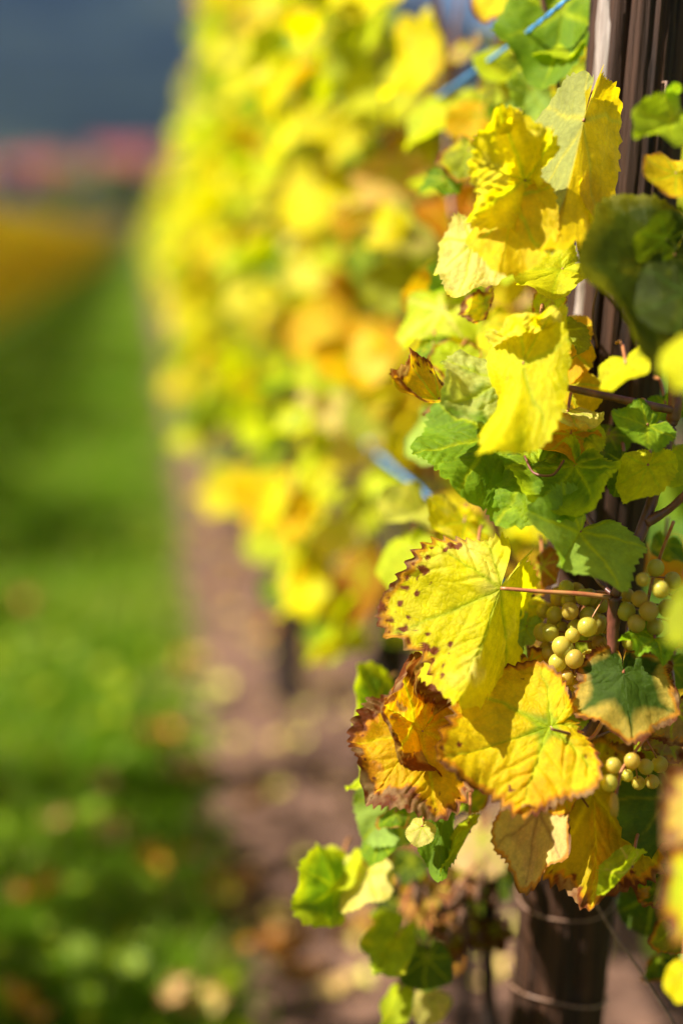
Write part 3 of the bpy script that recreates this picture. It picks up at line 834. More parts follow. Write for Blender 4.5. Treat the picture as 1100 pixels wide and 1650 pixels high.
 (1122, 1250, .92, 1097, 1400, .90, 30, G(base=PALE*.5+ORG*.5, mottc=BEI, brown=.3, seed=59, lob=.5, xs=.6)),
 (1125, 1380, .92, 1102, 1550, .90, 35, G(base=LIM, mottc=YEL, edgec=ORG, brown=.14, seed=60, lob=.5, xs=.6)),
 (1105, 1560, 1.0, 1088, 1625, 1.0, 30, G(base=YEL, mottc=GOLD, seed=61, lob=.5)),
 # dark olive leaf beside the post, in front of it; shade put into its colour
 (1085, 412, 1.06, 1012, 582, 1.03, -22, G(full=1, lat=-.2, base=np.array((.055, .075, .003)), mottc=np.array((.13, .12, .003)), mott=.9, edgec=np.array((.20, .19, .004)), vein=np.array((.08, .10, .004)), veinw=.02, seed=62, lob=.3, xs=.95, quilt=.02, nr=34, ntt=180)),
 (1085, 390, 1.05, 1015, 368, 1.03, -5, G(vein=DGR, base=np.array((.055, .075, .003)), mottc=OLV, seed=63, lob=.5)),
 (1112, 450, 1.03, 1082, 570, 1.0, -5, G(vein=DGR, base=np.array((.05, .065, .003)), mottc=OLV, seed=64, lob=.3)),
 (1010, 575, 1.08, 1000, 640, 1.05, 35, G(base=YEL*.6+LIM*.4, mottc=YEL, seed=65, lob=.5, xs=1.0)),
 (1100, 185, 1.05, 1000, 240, 1.02, 25, G(base=LIM*.5+GRN*.5, mottc=LIM, vein=LIM, seed=66, lob=.8, fold=.35, xs=.8)),
 (1085, 160, 1.06, 1072, 135, 1.04, 25, G(base=GRN, mottc=LIM, seed=67, lob=.8, xs=.8)),
 (1100, 275, 1.08, 1035, 300, 1.06, 30, G(base=GOLD*.4+YEL*.6, mottc=GOLD, seed=68, lob=.5, brown=.05)),
 (1128, 555, .92, 1096, 640, .90, 30, G(base=LIM*.5+YEL*.5, seed=69, lob=.3)),
 (1135, 960, .90, 1110, 1080, .88, 10, G(base=OLV*1.2, mottc=LIM, seed=70, lob=.3, xs=.8)),
 (1055, 680, 1.12, 985, 715, 1.09, 25, G(base=GRN*1.2, mottc=LIM, seed=71, lob=.7, fold=.2, vein=LIM, nr=30, ntt=160)),
 (1050, 735, 1.14, 1015, 822, 1.12, 25, G(base=YEL*.5+LIM*.5, mottc=YEL, seed=72, lob=.4, xs=.8)),
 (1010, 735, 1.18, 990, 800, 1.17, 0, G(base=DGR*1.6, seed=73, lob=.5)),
 # bottom left group
 (655, 1275, 1.28, 575, 1365, 1.25, 15, G(base=MINT, mottc=GRN, mott=.3, vein=LIM, seed=74, lob=.4)),
 (600, 1345, 1.27, 640, 1385, 1.24, 10, G(base=GRN, mottc=DGR, seed=75, lob=.5)),
 (555, 1440, 1.30, 470, 1395, 1.26, 20, G(base=LIM, centre=GRN, centre_r=.8, seed=76, lob=.6, vein=LIM, wave=.1)),
 (560, 1385, 1.32, 505, 1470, 1.28, 45, G(base=LIM*.8+YEL*.2, centre=GRN, seed=77, lob=.6, fold=.4)),
 (600, 1395, 1.30, 560, 1485, 1.27, 40, G(base=PALE, mottc=YEL, seed=78, lob=.4, fold=.2)),
 (718, 1285, 1.20, 700, 1422, 1.17, -28, G(base=GRN*.8, mottc=GRN, edgec=GRN, vein=GRN, seed=79, lob=.35, xs=.55, fold=-.3, nr=28, ntt=150)),
 (765, 1325, 1.20, 715, 1420, 1.17, 60, G(base=LIM, seed=80, lob=.5, fold=.7, xs=.4)),
 (682, 1325, 1.17, 668, 1370, 1.16, 10, G(base=PALE, seed=81, lob=.5)),
 (780, 1335, 1.45, 760, 1430, 1.42, 10, G(base=BEI, mottc=PALE, seed=82, lob=.4)),
 (650, 1490, 1.34, 595, 1600, 1.30, 20, G(base=LIM*.6+GRN*.4, mottc=YEL, mott=.6, seed=83, lob=1.1, fold=.5, xs=.85, crink=.06)),
 (640, 1500, 1.36, 600, 1500, 1.33, 30, G(base=LIM, mottc=GRN, seed=84, lob=.5)),
 (690, 1530, 1.33, 680, 1610, 1.30, 0, G(base=DGR*1.3, mottc=GRN, seed=85, lob=.4, xs=1.0)),
 (650, 1585, 1.32, 612, 1660, 1.30, 30, G(base=LIM, mottc=YEL, seed=86, lob=1.0, fold=-.5, xs=.8)),
 (700, 1600, 1.36, 672, 1660, 1.34, 20, G(base=PALE, mottc=YEL, seed=87, lob=.5)),
 (700, 1420, 1.42, 670, 1500, 1.40, 20, G(base=ORG*.5+TAN*.5, mottc=BRN, seed=88, lob=.5, crink=.12)),
 (660, 1400, 1.45, 640, 1440, 1.42, 20, G(base=GOLD, mottc=TAN, seed=89, lob=.5)),
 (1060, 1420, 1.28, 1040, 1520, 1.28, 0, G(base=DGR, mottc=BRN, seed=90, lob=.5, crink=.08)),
]
for q in LV:
    jx, jy, jd, tx, ty, td, roll, kw = q[:8]
    add_leaf(vine0, jx, jy, jd, tx, ty, td, roll, q[8] if len(q) > 8 else None, q[9] if len(q) > 9 else .0012, **kw)

# leaves deeper in the same vine, filling the space behind the sharp ones
STY = [(YEL, LIM, .26), (GOLD, YEL, .16), (LIM, YEL, .22), (GRN, LIM, .14), (PALE, YEL, .08), (BEI, TAN, .05), (ORG, GOLD, .05), (MINT, LIM, .04)]
PW = np.array([s[2] for s in STY]); PW = PW / PW.sum()
for i in range(95):
    py = random.uniform(-60, 1130)
    px = random.uniform(690 + (30 if py < 600 else 0), 960)
    if in_gap(px, py) or in_gap(px, py + 60): continue
    if px < 720 and 700 < py < 1000: continue
    d = random.uniform(1.34, 1.75)
    s = STY[int(rng.choice(len(STY), p=PW))]
    L = random.uniform(.045, .07) * 2292 / d
    an = random.gauss(math.pi / 2 + .35, .5)
    add_leaf(vine0, px, py, d, px + L * math.cos(an), py + L * math.sin(an), d - random.uniform(0, .03), random.uniform(0, 65),
             base=s[0], mottc=s[1], seed=200 + i, lob=random.uniform(.2, .8), brown=random.choice([0, 0, .1, .2]), fold=random.uniform(-.3, .4),
             curl=random.uniform(0, .7), wave=.09, nr=9, ntt=64)
CL = [(660, 1130, 1.26, 640, 1210, GRN), (735, 640, 1.24, 700, 700, MINT), (770, 880, 1.2, 760, 930, YEL), (900, 560, 1.16, 880, 620, GOLD), (745, 560, 1.25, 715, 620, LIM),
      (700, 545, 1.27, 690, 600, GRN), (780, 480, 1.22, 770, 540, YEL), (880, 470, 1.2, 905, 520, LIM), (930, 1010, 1.25, 960, 1060, OLV), (1075, 870, 1.25, 1060, 930, GRN), (1085, 1060, 1.22, 1070, 1130, GRN),
      (1040, 1060, 1.2, 1065, 1110, LIM), (1080, 1180, 1.2, 1055, 1240, TAN), (1060, 1200, 1.22, 1075, 1290, OLV), (1000, 1180, 1.24, 990, 1230, GOLD), (1040, 1290, 1.2, 1030, 1370, DGR),
      (1075, 1390, 1.2, 1050, 1480, DGR), (1090, 1480, 1.22, 1070, 1560, OLV), (1065, 1530, 1.3, 1050, 1600, DGR), (905, 1330, 1.24, 890, 1400, GOLD), (850, 1330, 1.26, 830, 1400, ORG), (760, 1270, 1.26, 745, 1330, GRN),
      (815, 1190, 1.24, 790, 1260, OLV), (640, 1300, 1.24, 625, 1350, GRN), (700, 1180, 1.24, 690, 1260, YEL), (1080, 720, 1.2, 1095, 790, LIM), (1068, 640, 1.2, 1090, 700, GRN), (985, 690, 1.22, 960, 750, GRN),
      (880, 1090, 1.16, 868, 1150, BEI), (960, 1130, 1.2, 940, 1180, OLV), (840, 1130, 1.22, 870, 1200, GOLD), (590, 1230, 1.25, 575, 1290, LIM), (760, 70, 1.5, 740, 130, TAN), (810, 120, 1.42, 790, 170, OLV),
      (700, 90, 1.7, 700, 150, BEI), (870, 20, 1.4, 880, 90, GRN), (860, 130, 1.33, 830, 190, MINT), (760, 230, 1.3, 735, 300, OLV), (715, 280, 1.3, 705, 330, GRN), (1095, 60, 1.4, 1085, 130, GRN)]
for i, (jx, jy, d, tx, ty, b) in enumerate(CL):
    h = random.Random(i * 31 + 2)
    add_leaf(vine0, jx, jy, d, tx, ty, d - .02, h.uniform(-25, 55), base=b * h.uniform(.8, 1.15), mottc=[LIM, YEL, GRN, TAN][i % 4], mott=.5, seed=1200 + i, lob=h.uniform(.5, 1.0), crink=.06, fold=h.uniform(-.5, .5),
             curl=h.uniform(0, .7), brown=h.choice([0, .08, .2]), nr=14, ntt=90)
# a few beyond the post on the right
for i, (px, py, d) in enumerate([(1090, 20, 1.5), (1085, 760, 1.6), (1098, 880, 1.7), (1092, 1100, 1.45), (1090, 520, 1.4), (1095, 1480, 1.7), (1060, 1180, 1.5)]):
    s = STY[(i * 3) % len(STY)]
    add_leaf(vine0, px, py, d, px - 20, py + 90, d - .02, random.uniform(0, 50), base=s[0], mottc=s[1], seed=400 + i, nr=9, ntt=64)

for i in range(26):
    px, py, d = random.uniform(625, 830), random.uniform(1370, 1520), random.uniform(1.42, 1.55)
    b = [BRN * .6, DGR * .5, BRN * .9, TAN * .35, DGR][i % 5]  # dry browns and greens dimmed further, putting the hollow's shade into their colour
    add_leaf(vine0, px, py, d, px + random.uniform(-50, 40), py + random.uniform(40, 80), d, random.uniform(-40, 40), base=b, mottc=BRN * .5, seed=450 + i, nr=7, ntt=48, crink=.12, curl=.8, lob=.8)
# ------------------------------------------------------------------ grapes
def sphere_np(nu=20, nv=12):
    V = [(0, 0, 1)]
    for i in range(1, nv):
        a = math.pi * i / nv
        for j in range(nu):
            b = 2 * math.pi * j / nu
            V.append((math.sin(a) * math.cos(b), math.sin(a) * math.sin(b), math.cos(a)))
    V.append((0, 0, -1))
    F = []
    for j in range(nu): F.append((0, 1 + j, 1 + (j + 1) % nu))
    for i in range(nv - 2):
        for j in range(nu):
            a0 = 1 + i * nu + j; a1 = 1 + i * nu + (j + 1) % nu
            F += [(a0, a0 + nu, a1 + nu), (a0, a1 + nu, a1)]
    k = 1 + (nv - 2) * nu; l = len(V) - 1
    for j in range(nu): F.append((l, k + (j + 1) % nu, k + j))
    return np.array(V, float), np.array(F)
sv, sf = sphere_np()
berry_meshes = []
for k in range(4):
    v = sv * (1 + .06 * (fbm(sv[:, 0] * 2 + k * 5, sv[:, 1] * 2 + sv[:, 2], k, 2) - .5))[:, None]
    v[:, 2] *= 1.04
    v[-1] *= .93      # small dimple at the blossom end
    berry_meshes.append(mesh_np('berry', v, sf, None, M_berry))
shriv = sv * (0.8 + .5 * fbm(sv[:, 0] * 4 + 9, sv[:, 1] * 4 + sv[:, 2] * 3, 3, 2))[:, None]
shriv[:, 2] *= 1.7; shriv[:, :2] *= .7
m_shriv = mesh_np('berry', shriv, sf, None, M_berry)
_, tsm, bsm, _ = new_mat('shrivelled_skin')
M_shr = noise_mat('dried_berry', (.05, .022, .014), (.22, .11, .055), 150, .5, .6, .001)

def bunch(label, stem, berries, r=.0070, mat=None, fwd=0.03):
    """stem: points of the rachis; berries: (px, py, depth, scale)"""
    path = spline([P(s[0], s[1], s[2] - fwd) for s in stem], 6)
    parts = [tube_np(path, [.0014] * len(path), 6)]
    locs = []
    for (px, py, d, s) in berries:
        d = d - fwd
        s = s * random.uniform(.86, 1.1)
        c = P(px, py, d)
        n = min(path, key=lambda p: (p - c).length)
        parts.append(tube_np([n, n.lerp(c, .6) + Vector((0, 0, .001)), c], [.0007] * 3, 5))
        locs.append((c, s))
    v, f = merge(parts)
    st = link('grape_bunch', mesh_np('grape_bunch', v - np.array(vine0.location), f, None, M_stalk), vine0)
    st['label'] = label
    for k, (c, s) in enumerate(locs):
        me = berry_meshes[k % 4] if s > 0 else m_shriv
        if mat: me = mat
        rad = r * abs(s)
        b = link('berry', me, st, Matrix.Translation(c - vine0.location) @ Matrix.Rotation(random.uniform(-.5, .5), 4, 'X') @ Matrix.Rotation(random.uniform(0, 6), 4, 'Z') @ Matrix.Scale(rad, 4))

b1 = [(912, 948, 1.2, 1), (940, 962, 1.19, 1.05), (893, 990, 1.2, .95), (918, 985, 1.185, 1), (948, 992, 1.19, 1), (886, 1020, 1.19, 1), (905, 1042, 1.175, 1.1), (946, 1010, 1.17, 1.12),
      (922, 1024, 1.175, 1), (965, 1036, 1.2, 1), (898, 1068, 1.18, 1), (925, 1062, 1.17, 1.1), (950, 1062, 1.19, 1), (884, 1052, 1.2, .95), (912, 1092, 1.18, .95), (940, 1090, 1.19, 1),
      (968, 975, 1.2, .9), (965, 1068, 1.2, 1), (875, 985, 1.22, .9), (900, 965, 1.22, 1), (932, 1115, 1.2, .9), (960, 1005, 1.21, 1), (905, 1015, 1.21, 1), (980, 1010, 1.2, .9)]
b1 += [(x + random.uniform(-16, 16), y + random.uniform(-16, 16), d + random.uniform(.004, .022), s) for (x, y, d, s) in b1[:20]]
bunch('golden bunch in front of the post', [(985, 955, 1.17), (945, 960, 1.21), (925, 1020, 1.205), (925, 1110, 1.2)], b1)
b2 = [(1035, 934, 1.13, .85), (1064, 950, 1.13, 1), (1056, 915, 1.16, 1.15), (1030, 965, 1.15, 1.05), (1008, 985, 1.16, 1.05), (1045, 985, 1.145, 1.1), (1075, 980, 1.15, 1.1), (1025, 1005, 1.15, 1),
      (1055, 1010, 1.16, 1), (1090, 1005, 1.17, 1), (1083, 935, 1.17, 1), (1010, 960, 1.18, .9), (1095, 965, 1.16, 1), (1015, 1035, 1.17, 1), (1090, 1030, 1.18, 1)]
bunch('pale bunch right of the cane', [(1085, 840, 1.15), (1062, 900, 1.165), (1045, 960, 1.17), (1035, 1030, 1.175)], b2)
b2 += [(x + random.uniform(-14, 14), y + random.uniform(-14, 14), d + random.uniform(.004, .02), s) for (x, y, d, s) in b2[2:]]
b3 = [(988, 1234, 1.13, .92), (981, 1262, 1.12, 1.0), (989, 1297, 1.125, -.8), (1018, 1226, 1.14, .85), (1040, 1236, 1.15, .9), (1010, 1250, 1.15, .75), (1050, 1260, 1.16, .9), (1028, 1262, 1.17, .8), (1062, 1232, 1.17, .9)]
bunch('sparse bunch with one shrivelled berry', [(1040, 1190, 1.16), (1020, 1215, 1.15), (1000, 1245, 1.14), (990, 1290, 1.13)], b3)
m_dry = mesh_np('berry', shriv, sf, None, M_shr)
b4 = [(random.gauss(715, 38), random.gauss(1465, 32), 1.42 + random.uniform(-.03, .04), random.uniform(.6, 1.0)) for _ in range(34)]
bunch('dried brown bunch low on the vine', [(770, 1390, 1.44), (735, 1430, 1.43), (712, 1470, 1.43), (700, 1510, 1.43)], b4, .0062, m_dry)

# ------------------------------------------------------------------ leaf templates for the rows
def rnd_style(r):
    s = STY[int(rng.choice(len(STY), p=r))]
    return s
PW_ROW = np.array([.31, .07, .38, .14, .04, .02, .02, .02]); PW_ROW /= PW_ROW.sum()
tmpl_mid, tmpl_far = [], []
for k in range(40):
    s = rnd_style(PW_ROW)
    kw = dict(seed=500 + k, lob=random.uniform(.3, 1), base=s[0], mottc=s[1], mott=.5, vein=LIM, brown=random.choice([0, 0, 0, .05]),
              fold=random.uniform(-.4, .4), curl=random.uniform(0, .8), wave=.1, crink=.06, quilt=.03)
    if k % 5 == 0: kw['centre'] = GRN
    for lst, extra in ((tmpl_mid, G(nr=5, ntt=38)), (tmpl_far, G(nr=2, ntt=13, serr=0))):
        v, f, c = leaf_np(**extra, **kw)
        lst.append((v, f, c * np.array((.90, .89, .28))))
mid_meshes = [mesh_np('leaf', v, f, c, M_leaf_far) for v, f, c in tmpl_mid]

def hang_matrix(loc, size, face, spread):
    """leaf hanging roughly tip down, upper side turned to 'face' (unit vector) with scatter"""
    n = Vector((face[0] + random.gauss(0, spread), face[1] + random.gauss(0, spread), face[2] + random.gauss(0, spread))).normalized()
    dn = Vector((random.gauss(0, .35), random.gauss(0, .35), -1))
    y = (dn - n * dn.dot(n)).normalized()
    x = y.cross(n)
    return Matrix(((x.x * size, y.x * size, n.x * size, loc[0]), (x.y * size, y.y * size, n.y * size, loc[1]), (x.z * size, y.z * size, n.z * size, loc[2]), (0, 0, 0, 1)))

def join_leaves(tm, mats, ids):
    Vs, Fs, Cs, n = [], [], [], 0
    for M, k in zip(mats, ids):
        v, f, c = tm[k]
        A = np.array(M)
        Vs.append(v @ A[:3, :3].T + A[:3, 3]); Fs.append(f + n); Cs.append(c); n += len(v)
    return np.concatenate(Vs), np.concatenate(Fs), np.concatenate(Cs)

def vine_wood(seed, h0=.62, hw=.9):
    """trunk with two arms along the row, and upright canes; local coordinates, base at the origin"""
    r = random.Random(seed)
    tp = [Vector((0, 0, -.04)), Vector((r.uniform(-.03, .03), r.uniform(-.03, .03), .22)), Vector((r.uniform(-.04, .04), r.uniform(-.05, .05), .45)), Vector((0, 0, h0))]
    sp = spline(tp, 6)
    m = len(sp)
    tr = tube_np(sp, [.045 - .015 * i / m for i in range(m)], 9, .35, seed)
    head = tp[-1]
    arms, canes = [], []
    for s in (-1, 1):
        pp = spline([head, head + Vector((0, s * .2, .10)), head + Vector((0, s * .5, .12))], 5)
        arms.append(tube_np(pp, [.014 - .008 * i / len(pp) for i in range(len(pp))], 7, .2, seed + s))
        for k in range(3):
            b = head + Vector((0, s * (.12 + .18 * k), .10))
            t = b + Vector((r.uniform(-.12, .12), r.uniform(-.1, .1), .9 + r.uniform(-.1, .15)))
            pp = spline([b, b.lerp(t, .5) + Vector((r.uniform(-.06, .06), r.uniform(-.06, .06), 0)), t], 5)
            canes.append(tube_np(pp, [.0045 - .003 * i / len(pp) for i in range(len(pp))], 6, .1, seed))
    return tr, arms, canes

def canopy_points(n, r, half=.58, zlo=.55, zhi=1.74, wid=.23, top_taper=.4):
    out = []
    while len(out) < n:
        z = zlo + (zhi - zlo) * r.random()
        y = r.uniform(-half, half)
        w = wid * (1 - top_taper * max(0, (z - 1.3) / .5)) * (1 if z > zlo + .2 else .55 + 2.0 * (z - zlo))
        lo = zlo + .16 * math.sin(y * 6 + r.random() * .3) + .05
        if z < lo and r.random() < .8: continue
        x = w * (1 if r.random() < .35 else r.random()) * (1 if r.random() < .5 else -1) * r.uniform(.85, 1.1)
        out.append((x, y, z))
    return out

def leaf_face(x, r):
    return (-.75 if x < .08 else .7, -.15, .45)

# ------------------------------------------------------------------ the near row going away behind the post
near_y = [2.3, 3.45, 4.5, 5.5, 6.6]
near_labels = ['blurred yellow vine just behind the sharp one, its top out of the picture',
               'blurred yellow vine with a dark bare trunk standing on the pinkish soil',
               'soft yellow vine, next one after the vine with the bare dark trunk',
               'hazy yellow vine halfway along the near row, two after the bare trunk',
               'hazy yellow vine of the near row, three after the bare dark trunk']
for k, y in enumerate(near_y):
    r = random.Random(900 + k)
    bx = ROWS['A'] - .02 + r.uniform(-.02, .02)
    if k == 1: bx = .34
    root = empty('grapevine', (bx, y, 0), near_labels[k], 'grapevine', 'grapevines of the near row')
    tr, arms, canes = vine_wood(60 + k)
    link('trunk', mesh_np('trunk', tr[0], tr[1], None, M_bark), root)
    for a in arms: link('arm', mesh_np('arm', a[0], a[1], None, M_bark), root)
    for a in canes: link('cane', mesh_np('cane', a[0], a[1], None, M_cane), root)
    half = .56
    pts = canopy_points(620, r, half, .60, 1.80, .24)
    pts = [p for p in pts if fbm(np.array([p[1] * 5 + k * 9]), np.array([p[2] * 5]), 61, 2)[0] > .36]
    pts.sort(key=lambda p: p[0])              # the side towards the lane shows largest
    cnt = 0
    mats, ids = [], []
    for (x, yy, z) in pts:
        size = r.uniform(.045, .075)
        M = hang_matrix((x, yy, z), size, leaf_face(x, r), .38)
        i = r.randrange(40)
        gx0, gy0, _ = pixel((bx + x, y + yy, z)); gx1, gy1, _ = pixel((bx + x, y + yy, z - size * .8))
        if k < 4 and (in_gap(gx0, gy0) or in_gap(gx1, gy1)) and gy0 < 200: continue
        if cnt < 285:
            # keep the outer side first
            link('leaf', mid_meshes[i], root, M)
            cnt += 1
        else:
            mats.append(M); ids.append(i)
    v, f, c = join_leaves(tmpl_far, mats, ids)
    tag(link('inner_foliage', mesh_np('inner_foliage', v, f, c, M_leaf_far), root), kind='stuff')

# particular leaves that show as large soft spots in the row
spot_vine = empty('grapevine', (.40, 1.78, 0), 'blurred vine with one russet hanging leaf, between the sharp vine and the row', 'grapevine', 'grapevines of the near row')
tr, arms, canes = vine_wood(77)
tr = tube_np(spline([(0, 0, -.03), (.03, .02, .3), (.0, -.02, .6)], 6), [.011] * 13, 8, .3, 5)
link('trunk', mesh_np('trunk', tr[0], tr[1], None, M_bark), spot_vine)
for a in canes[:4]: link('cane', mesh_np('cane', a[0], a[1], None, M_cane), spot_vine)
SP = [(586, 900, 1.85, 584, 1030, ORG*.55, 55), (545, 840, 2.0, 545, 905, PALE, 10), (560, 620, 2.1, 555, 720, BEI*.6+PALE*.4, 20), (575, 700, 2.05, 560, 770, BEI*.7+PALE*.3, 20),
      (515, 270, 2.3, 512, 390, YEL, 20), (508, 400, 2.3, 510, 500, YEL*.6+PALE*.4, 20), (510, 500, 2.25, 515, 600, GOLD, 25), (600, 520, 1.9, 590, 610, ORG*.4+GOLD*.6, 10),
      (640, 430, 1.8, 625, 520, OLV, 10), (440, 380, 2.6, 435, 440, PALE, 25), (585, 330, 1.95, 575, 410, GOLD*.6+BRN*.4, 10), (610, 120, 1.9, 600, 230, LIM*.6+YEL*.4, 20),
      (560, 40, 2.0, 555, 160, LIM*.5+OLV*.5, 15), (460, 20, 2.3, 455, 110, GOLD*.3+YEL*.7, 30), (590, 640, 1.9, 600, 720, OLV, 10), (480, 770, 2.2, 470, 880, LIM*.6+YEL*.4, 20),
      (520, 940, 2.1, 512, 1020, GOLD, 20), (440, 850, 2.3, 440, 930, LIM, 15), (380, 760, 2.6, 372, 850, YEL, 25), (460, 930, 2.2, 450, 990, GRN, 10),
      (640, 260, 1.8, 620, 360, BEI*.5+GOLD*.5, 10), (660, 330, 1.75, 650, 430, OLV*.6+TAN*.4, 10), (620, 640, 1.85, 640, 690, GOLD*.5+OLV*.5, 10)]
for i, (jx, jy, d, tx, ty, b, roll) in enumerate(SP):
    add_leaf(spot_vine, jx, jy, d, tx, ty, d - .03, roll, base=b, mottc=b * 1.1, seed=700 + i, lob=.3, nr=10, ntt=64, curl=.3)
for i in range(70):
    py = random.uniform(-80, 900)
    px = random.uniform(505, 690)
    if in_gap(px, py) or in_gap(px, py + 50): continue
    if py > 780 and px > 560: continue
    d = random.uniform(1.85, 2.3)
    s = STY[int(rng.choice(len(STY), p=PW_ROW))]
    L = random.uniform(.045, .065) * 2292 / d
    an = random.gauss(math.pi / 2 + .2, .4)
    add_leaf(spot_vine, px, py, d, px + L * math.cos(an), py + L * math.sin(an), d - .02, random.uniform(0, 60), base=s[0] * (.9 if px < 600 else .8), mottc=s[1], seed=800 + i,
             lob=random.uniform(.2, .7), nr=7, ntt=48, curl=.4)

# ------------------------------------------------------------------ farther vines, alike and too soft to tell apart
variants = []
for k in range(4):
    r = random.Random(40 + k)
    tr, arms, canes = vine_wood(80 + k)
    tm = mesh_np('trunk', *merge([tr] + arms), None, M_bark)
    pts = canopy_points(520, r, .62, .58, 1.78, .24)
    mats = [hang_matrix(p, r.uniform(.055, .085), leaf_face(p[0], r), .4) for p in pts]
    v, f, c = join_leaves(tmpl_far, mats, [r.randrange(40) for _ in pts])
    fm = mesh_np('foliage', v, f, c, M_leaf_far)
    c2 = c * np.array((.85, .62, .8))
    fm2 = mesh_np('foliage', v, f, np.clip(c2, 0, 1), M_leaf_far)
    variants.append((tm, fm, fm2))

low_var = []
for k in range(3):
    r = random.Random(140 + k)
    pts = canopy_points(560, r, .62, .16, 1.78, .27)
    mats = [hang_matrix(p, r.uniform(.055, .085), leaf_face(p[0], r), .4) for p in pts]
    v, f, c = join_leaves(tmpl_far, mats, [r.randrange(40) for _ in pts])
    low_var.append(mesh_np('foliage', v, f, np.clip(c * np.array((1.15, .86, 1)), 0, .85), M_leaf_far))

def row(xc, y0, y1, label, group, warm=False, sc=(.95, 1.05), step=1.1):
    y, k = y0, 0
    while y < y1:
        tm, fm, fm2 = variants[(k * 7 + k // 3) % 4]
        e = empty('grapevine', (xc + random.uniform(-.03, .03), y, float(terrain(xc, y))), label, 'grapevine', group)
        flip = math.pi if (k % 2 and warm) else 0
        e.rotation_euler = (0, 0, flip)
        s = random.uniform(*sc)
        e.scale = (1, 1, s)
        t = link('trunk', tm, e)
        fo = link('foliage', low_var[k % 3] if warm else fm, e)
        if warm and y < 3.4 and xc > -3: e.scale = (1.35, 1, 1.5 if y < 2.9 else 1.36)  # out-of-view vines made taller and wider to cast shadow on the near grass
        elif warm and y < 16 and xc > -3 and k % 3 == 0: e.scale = (1.1, 1, 1.18)  # every third unseen vine stretched taller, for shadow bands across the lane
        tag(fo, kind='stuff')
        y += step; k += 1

row(ROWS['A'], 7.7, 80, 'distant soft yellow vine in the far stretch of the near row', 'distant vines of the near row')
row(ROWS['B'], -1.0, 125, 'amber vine in the row across the grass lane', 'vines across the grass lane', True, (.82, .92))
row(ROWS['C'], 12, 90, 'amber vine in the second row beyond the grass lane', 'vines two rows across', True, (.8, .9))
row(ROWS['D'], .2, 30, 'yellow vine in the row behind the wooden post', 'vines behind the post row', False)

# ------------------------------------------------------------------ lane grass, clods and litter
def blades(n, xr, yr, h, w, seed, dens=None):
    g = np.random.default_rng(seed)
    x = g.uniform(*xr, n); y = yr[0] + (yr[1] - yr[0]) * g.random(n) ** 1.7
    lim = .055 + .09 * (fbm(y * 1.5, y * 0 + 2, 77, 3) - .5) * 2 + .03 * (y < 2.8)
    keep = (x < lim + g.normal(0, .05, n)) & (x > ROWS['B'] + .30 + g.normal(0, .05, n))
    patch = fbm(x * 2.2, y * 2.2, 31, 3)
    keep &= g.random(n) < (.35 + 1.4 * patch)
    x, y, patch = x[keep], y[keep], patch[keep]
    n = len(x)
    a = g.uniform(0, 2 * np.pi, n); hh = h * g.uniform(.5, 1.35, n) * (.6 + .9 * patch); ww = w * g.uniform(.6, 1.4, n) * (1 + y * .06)
    lean = g.uniform(.15, .9, n) * hh; la = g.uniform(0, 2 * np.pi, n)
    dx, dy = np.cos(a) * ww, np.sin(a) * ww; lx, ly = np.cos(la) * lean, np.sin(la) * lean
    p = lambda ox, oy, oz: np.stack([x + ox, y + oy, oz], -1)
    z0 = np.zeros(n)
    Vv = np.stack([p(-dx, -dy, z0), p(dx, dy, z0), p(-dx * .8 + lx * .3, -dy * .8 + ly * .3, hh * .6), p(dx * .8 + lx * .3, dy * .8 + ly * .3, hh * .6), p(lx, ly, hh)], 1).reshape(-1, 3)
    b = np.arange(n) * 5
    F = np.concatenate([np.stack([b, b + 1, b + 3], -1), np.stack([b, b + 3, b + 2], -1), np.stack([b + 2, b + 3, b + 4], -1)])
    c = np.array((.145, .27, .006))[None] * g.uniform(.6, 1.35, n)[:, None]
    c = mixc(c, np.array((.28, .36, .04)), (patch - .5) * 2.0)
    dry = g.random(n) < .06
    c[dry] = (.40, .33, .12)
    return Vv, F, np.repeat(c, 5, 0)
bl = [blades(120000, (-1.9, .45), (1.6, 8), .065, .0028, 1), blades(90000, (-1.9, .35), (6, 30), .08, .006, 2), blades(14000, (-1.9, .3), (28, 60), .10, .02, 3)]
Vv = np.concatenate([b[0] for b in bl]); off = np.cumsum([0] + [len(b[0]) for b in bl])
Ff = np.concatenate([b[1] + o for b, o in zip(bl, off)]); Cc = np.concatenate([b[2] for b in bl])
tag(link('grass', mesh_np('grass', Vv, Ff, Cc, M_grass)), 'bright green grass covering the lane between the rows', 'grass', kind='stuff')

# broad-leaved weeds among the grass, one mass
wm, wi = [], []
wr = random.Random(5)
wt = [leaf_np(seed=950 + k, nr=2, ntt=13, lob=.1, base=b, mottc=b, serr=0, xs=.6, curl=.6) for k, b in enumerate([GRN, GRN * .7, LIM * .6, MINT * .7])]
for _ in range(1500):
    y = 1.8 + 6 * wr.random() ** 1.6; x = wr.uniform(-1.6, .14)
    wm.append(hang_matrix((x, y, wr.uniform(.02, .08)), wr.uniform(.02, .05), (0, -.3, .8), .5)); wi.append(wr.randrange(4))
v, f, c = join_leaves(wt, wm, wi)
tag(link('weeds', mesh_np('weeds', v, f, c, M_grass)), 'low broad-leaved weeds mixed into the lane grass', 'weeds', kind='stuff')

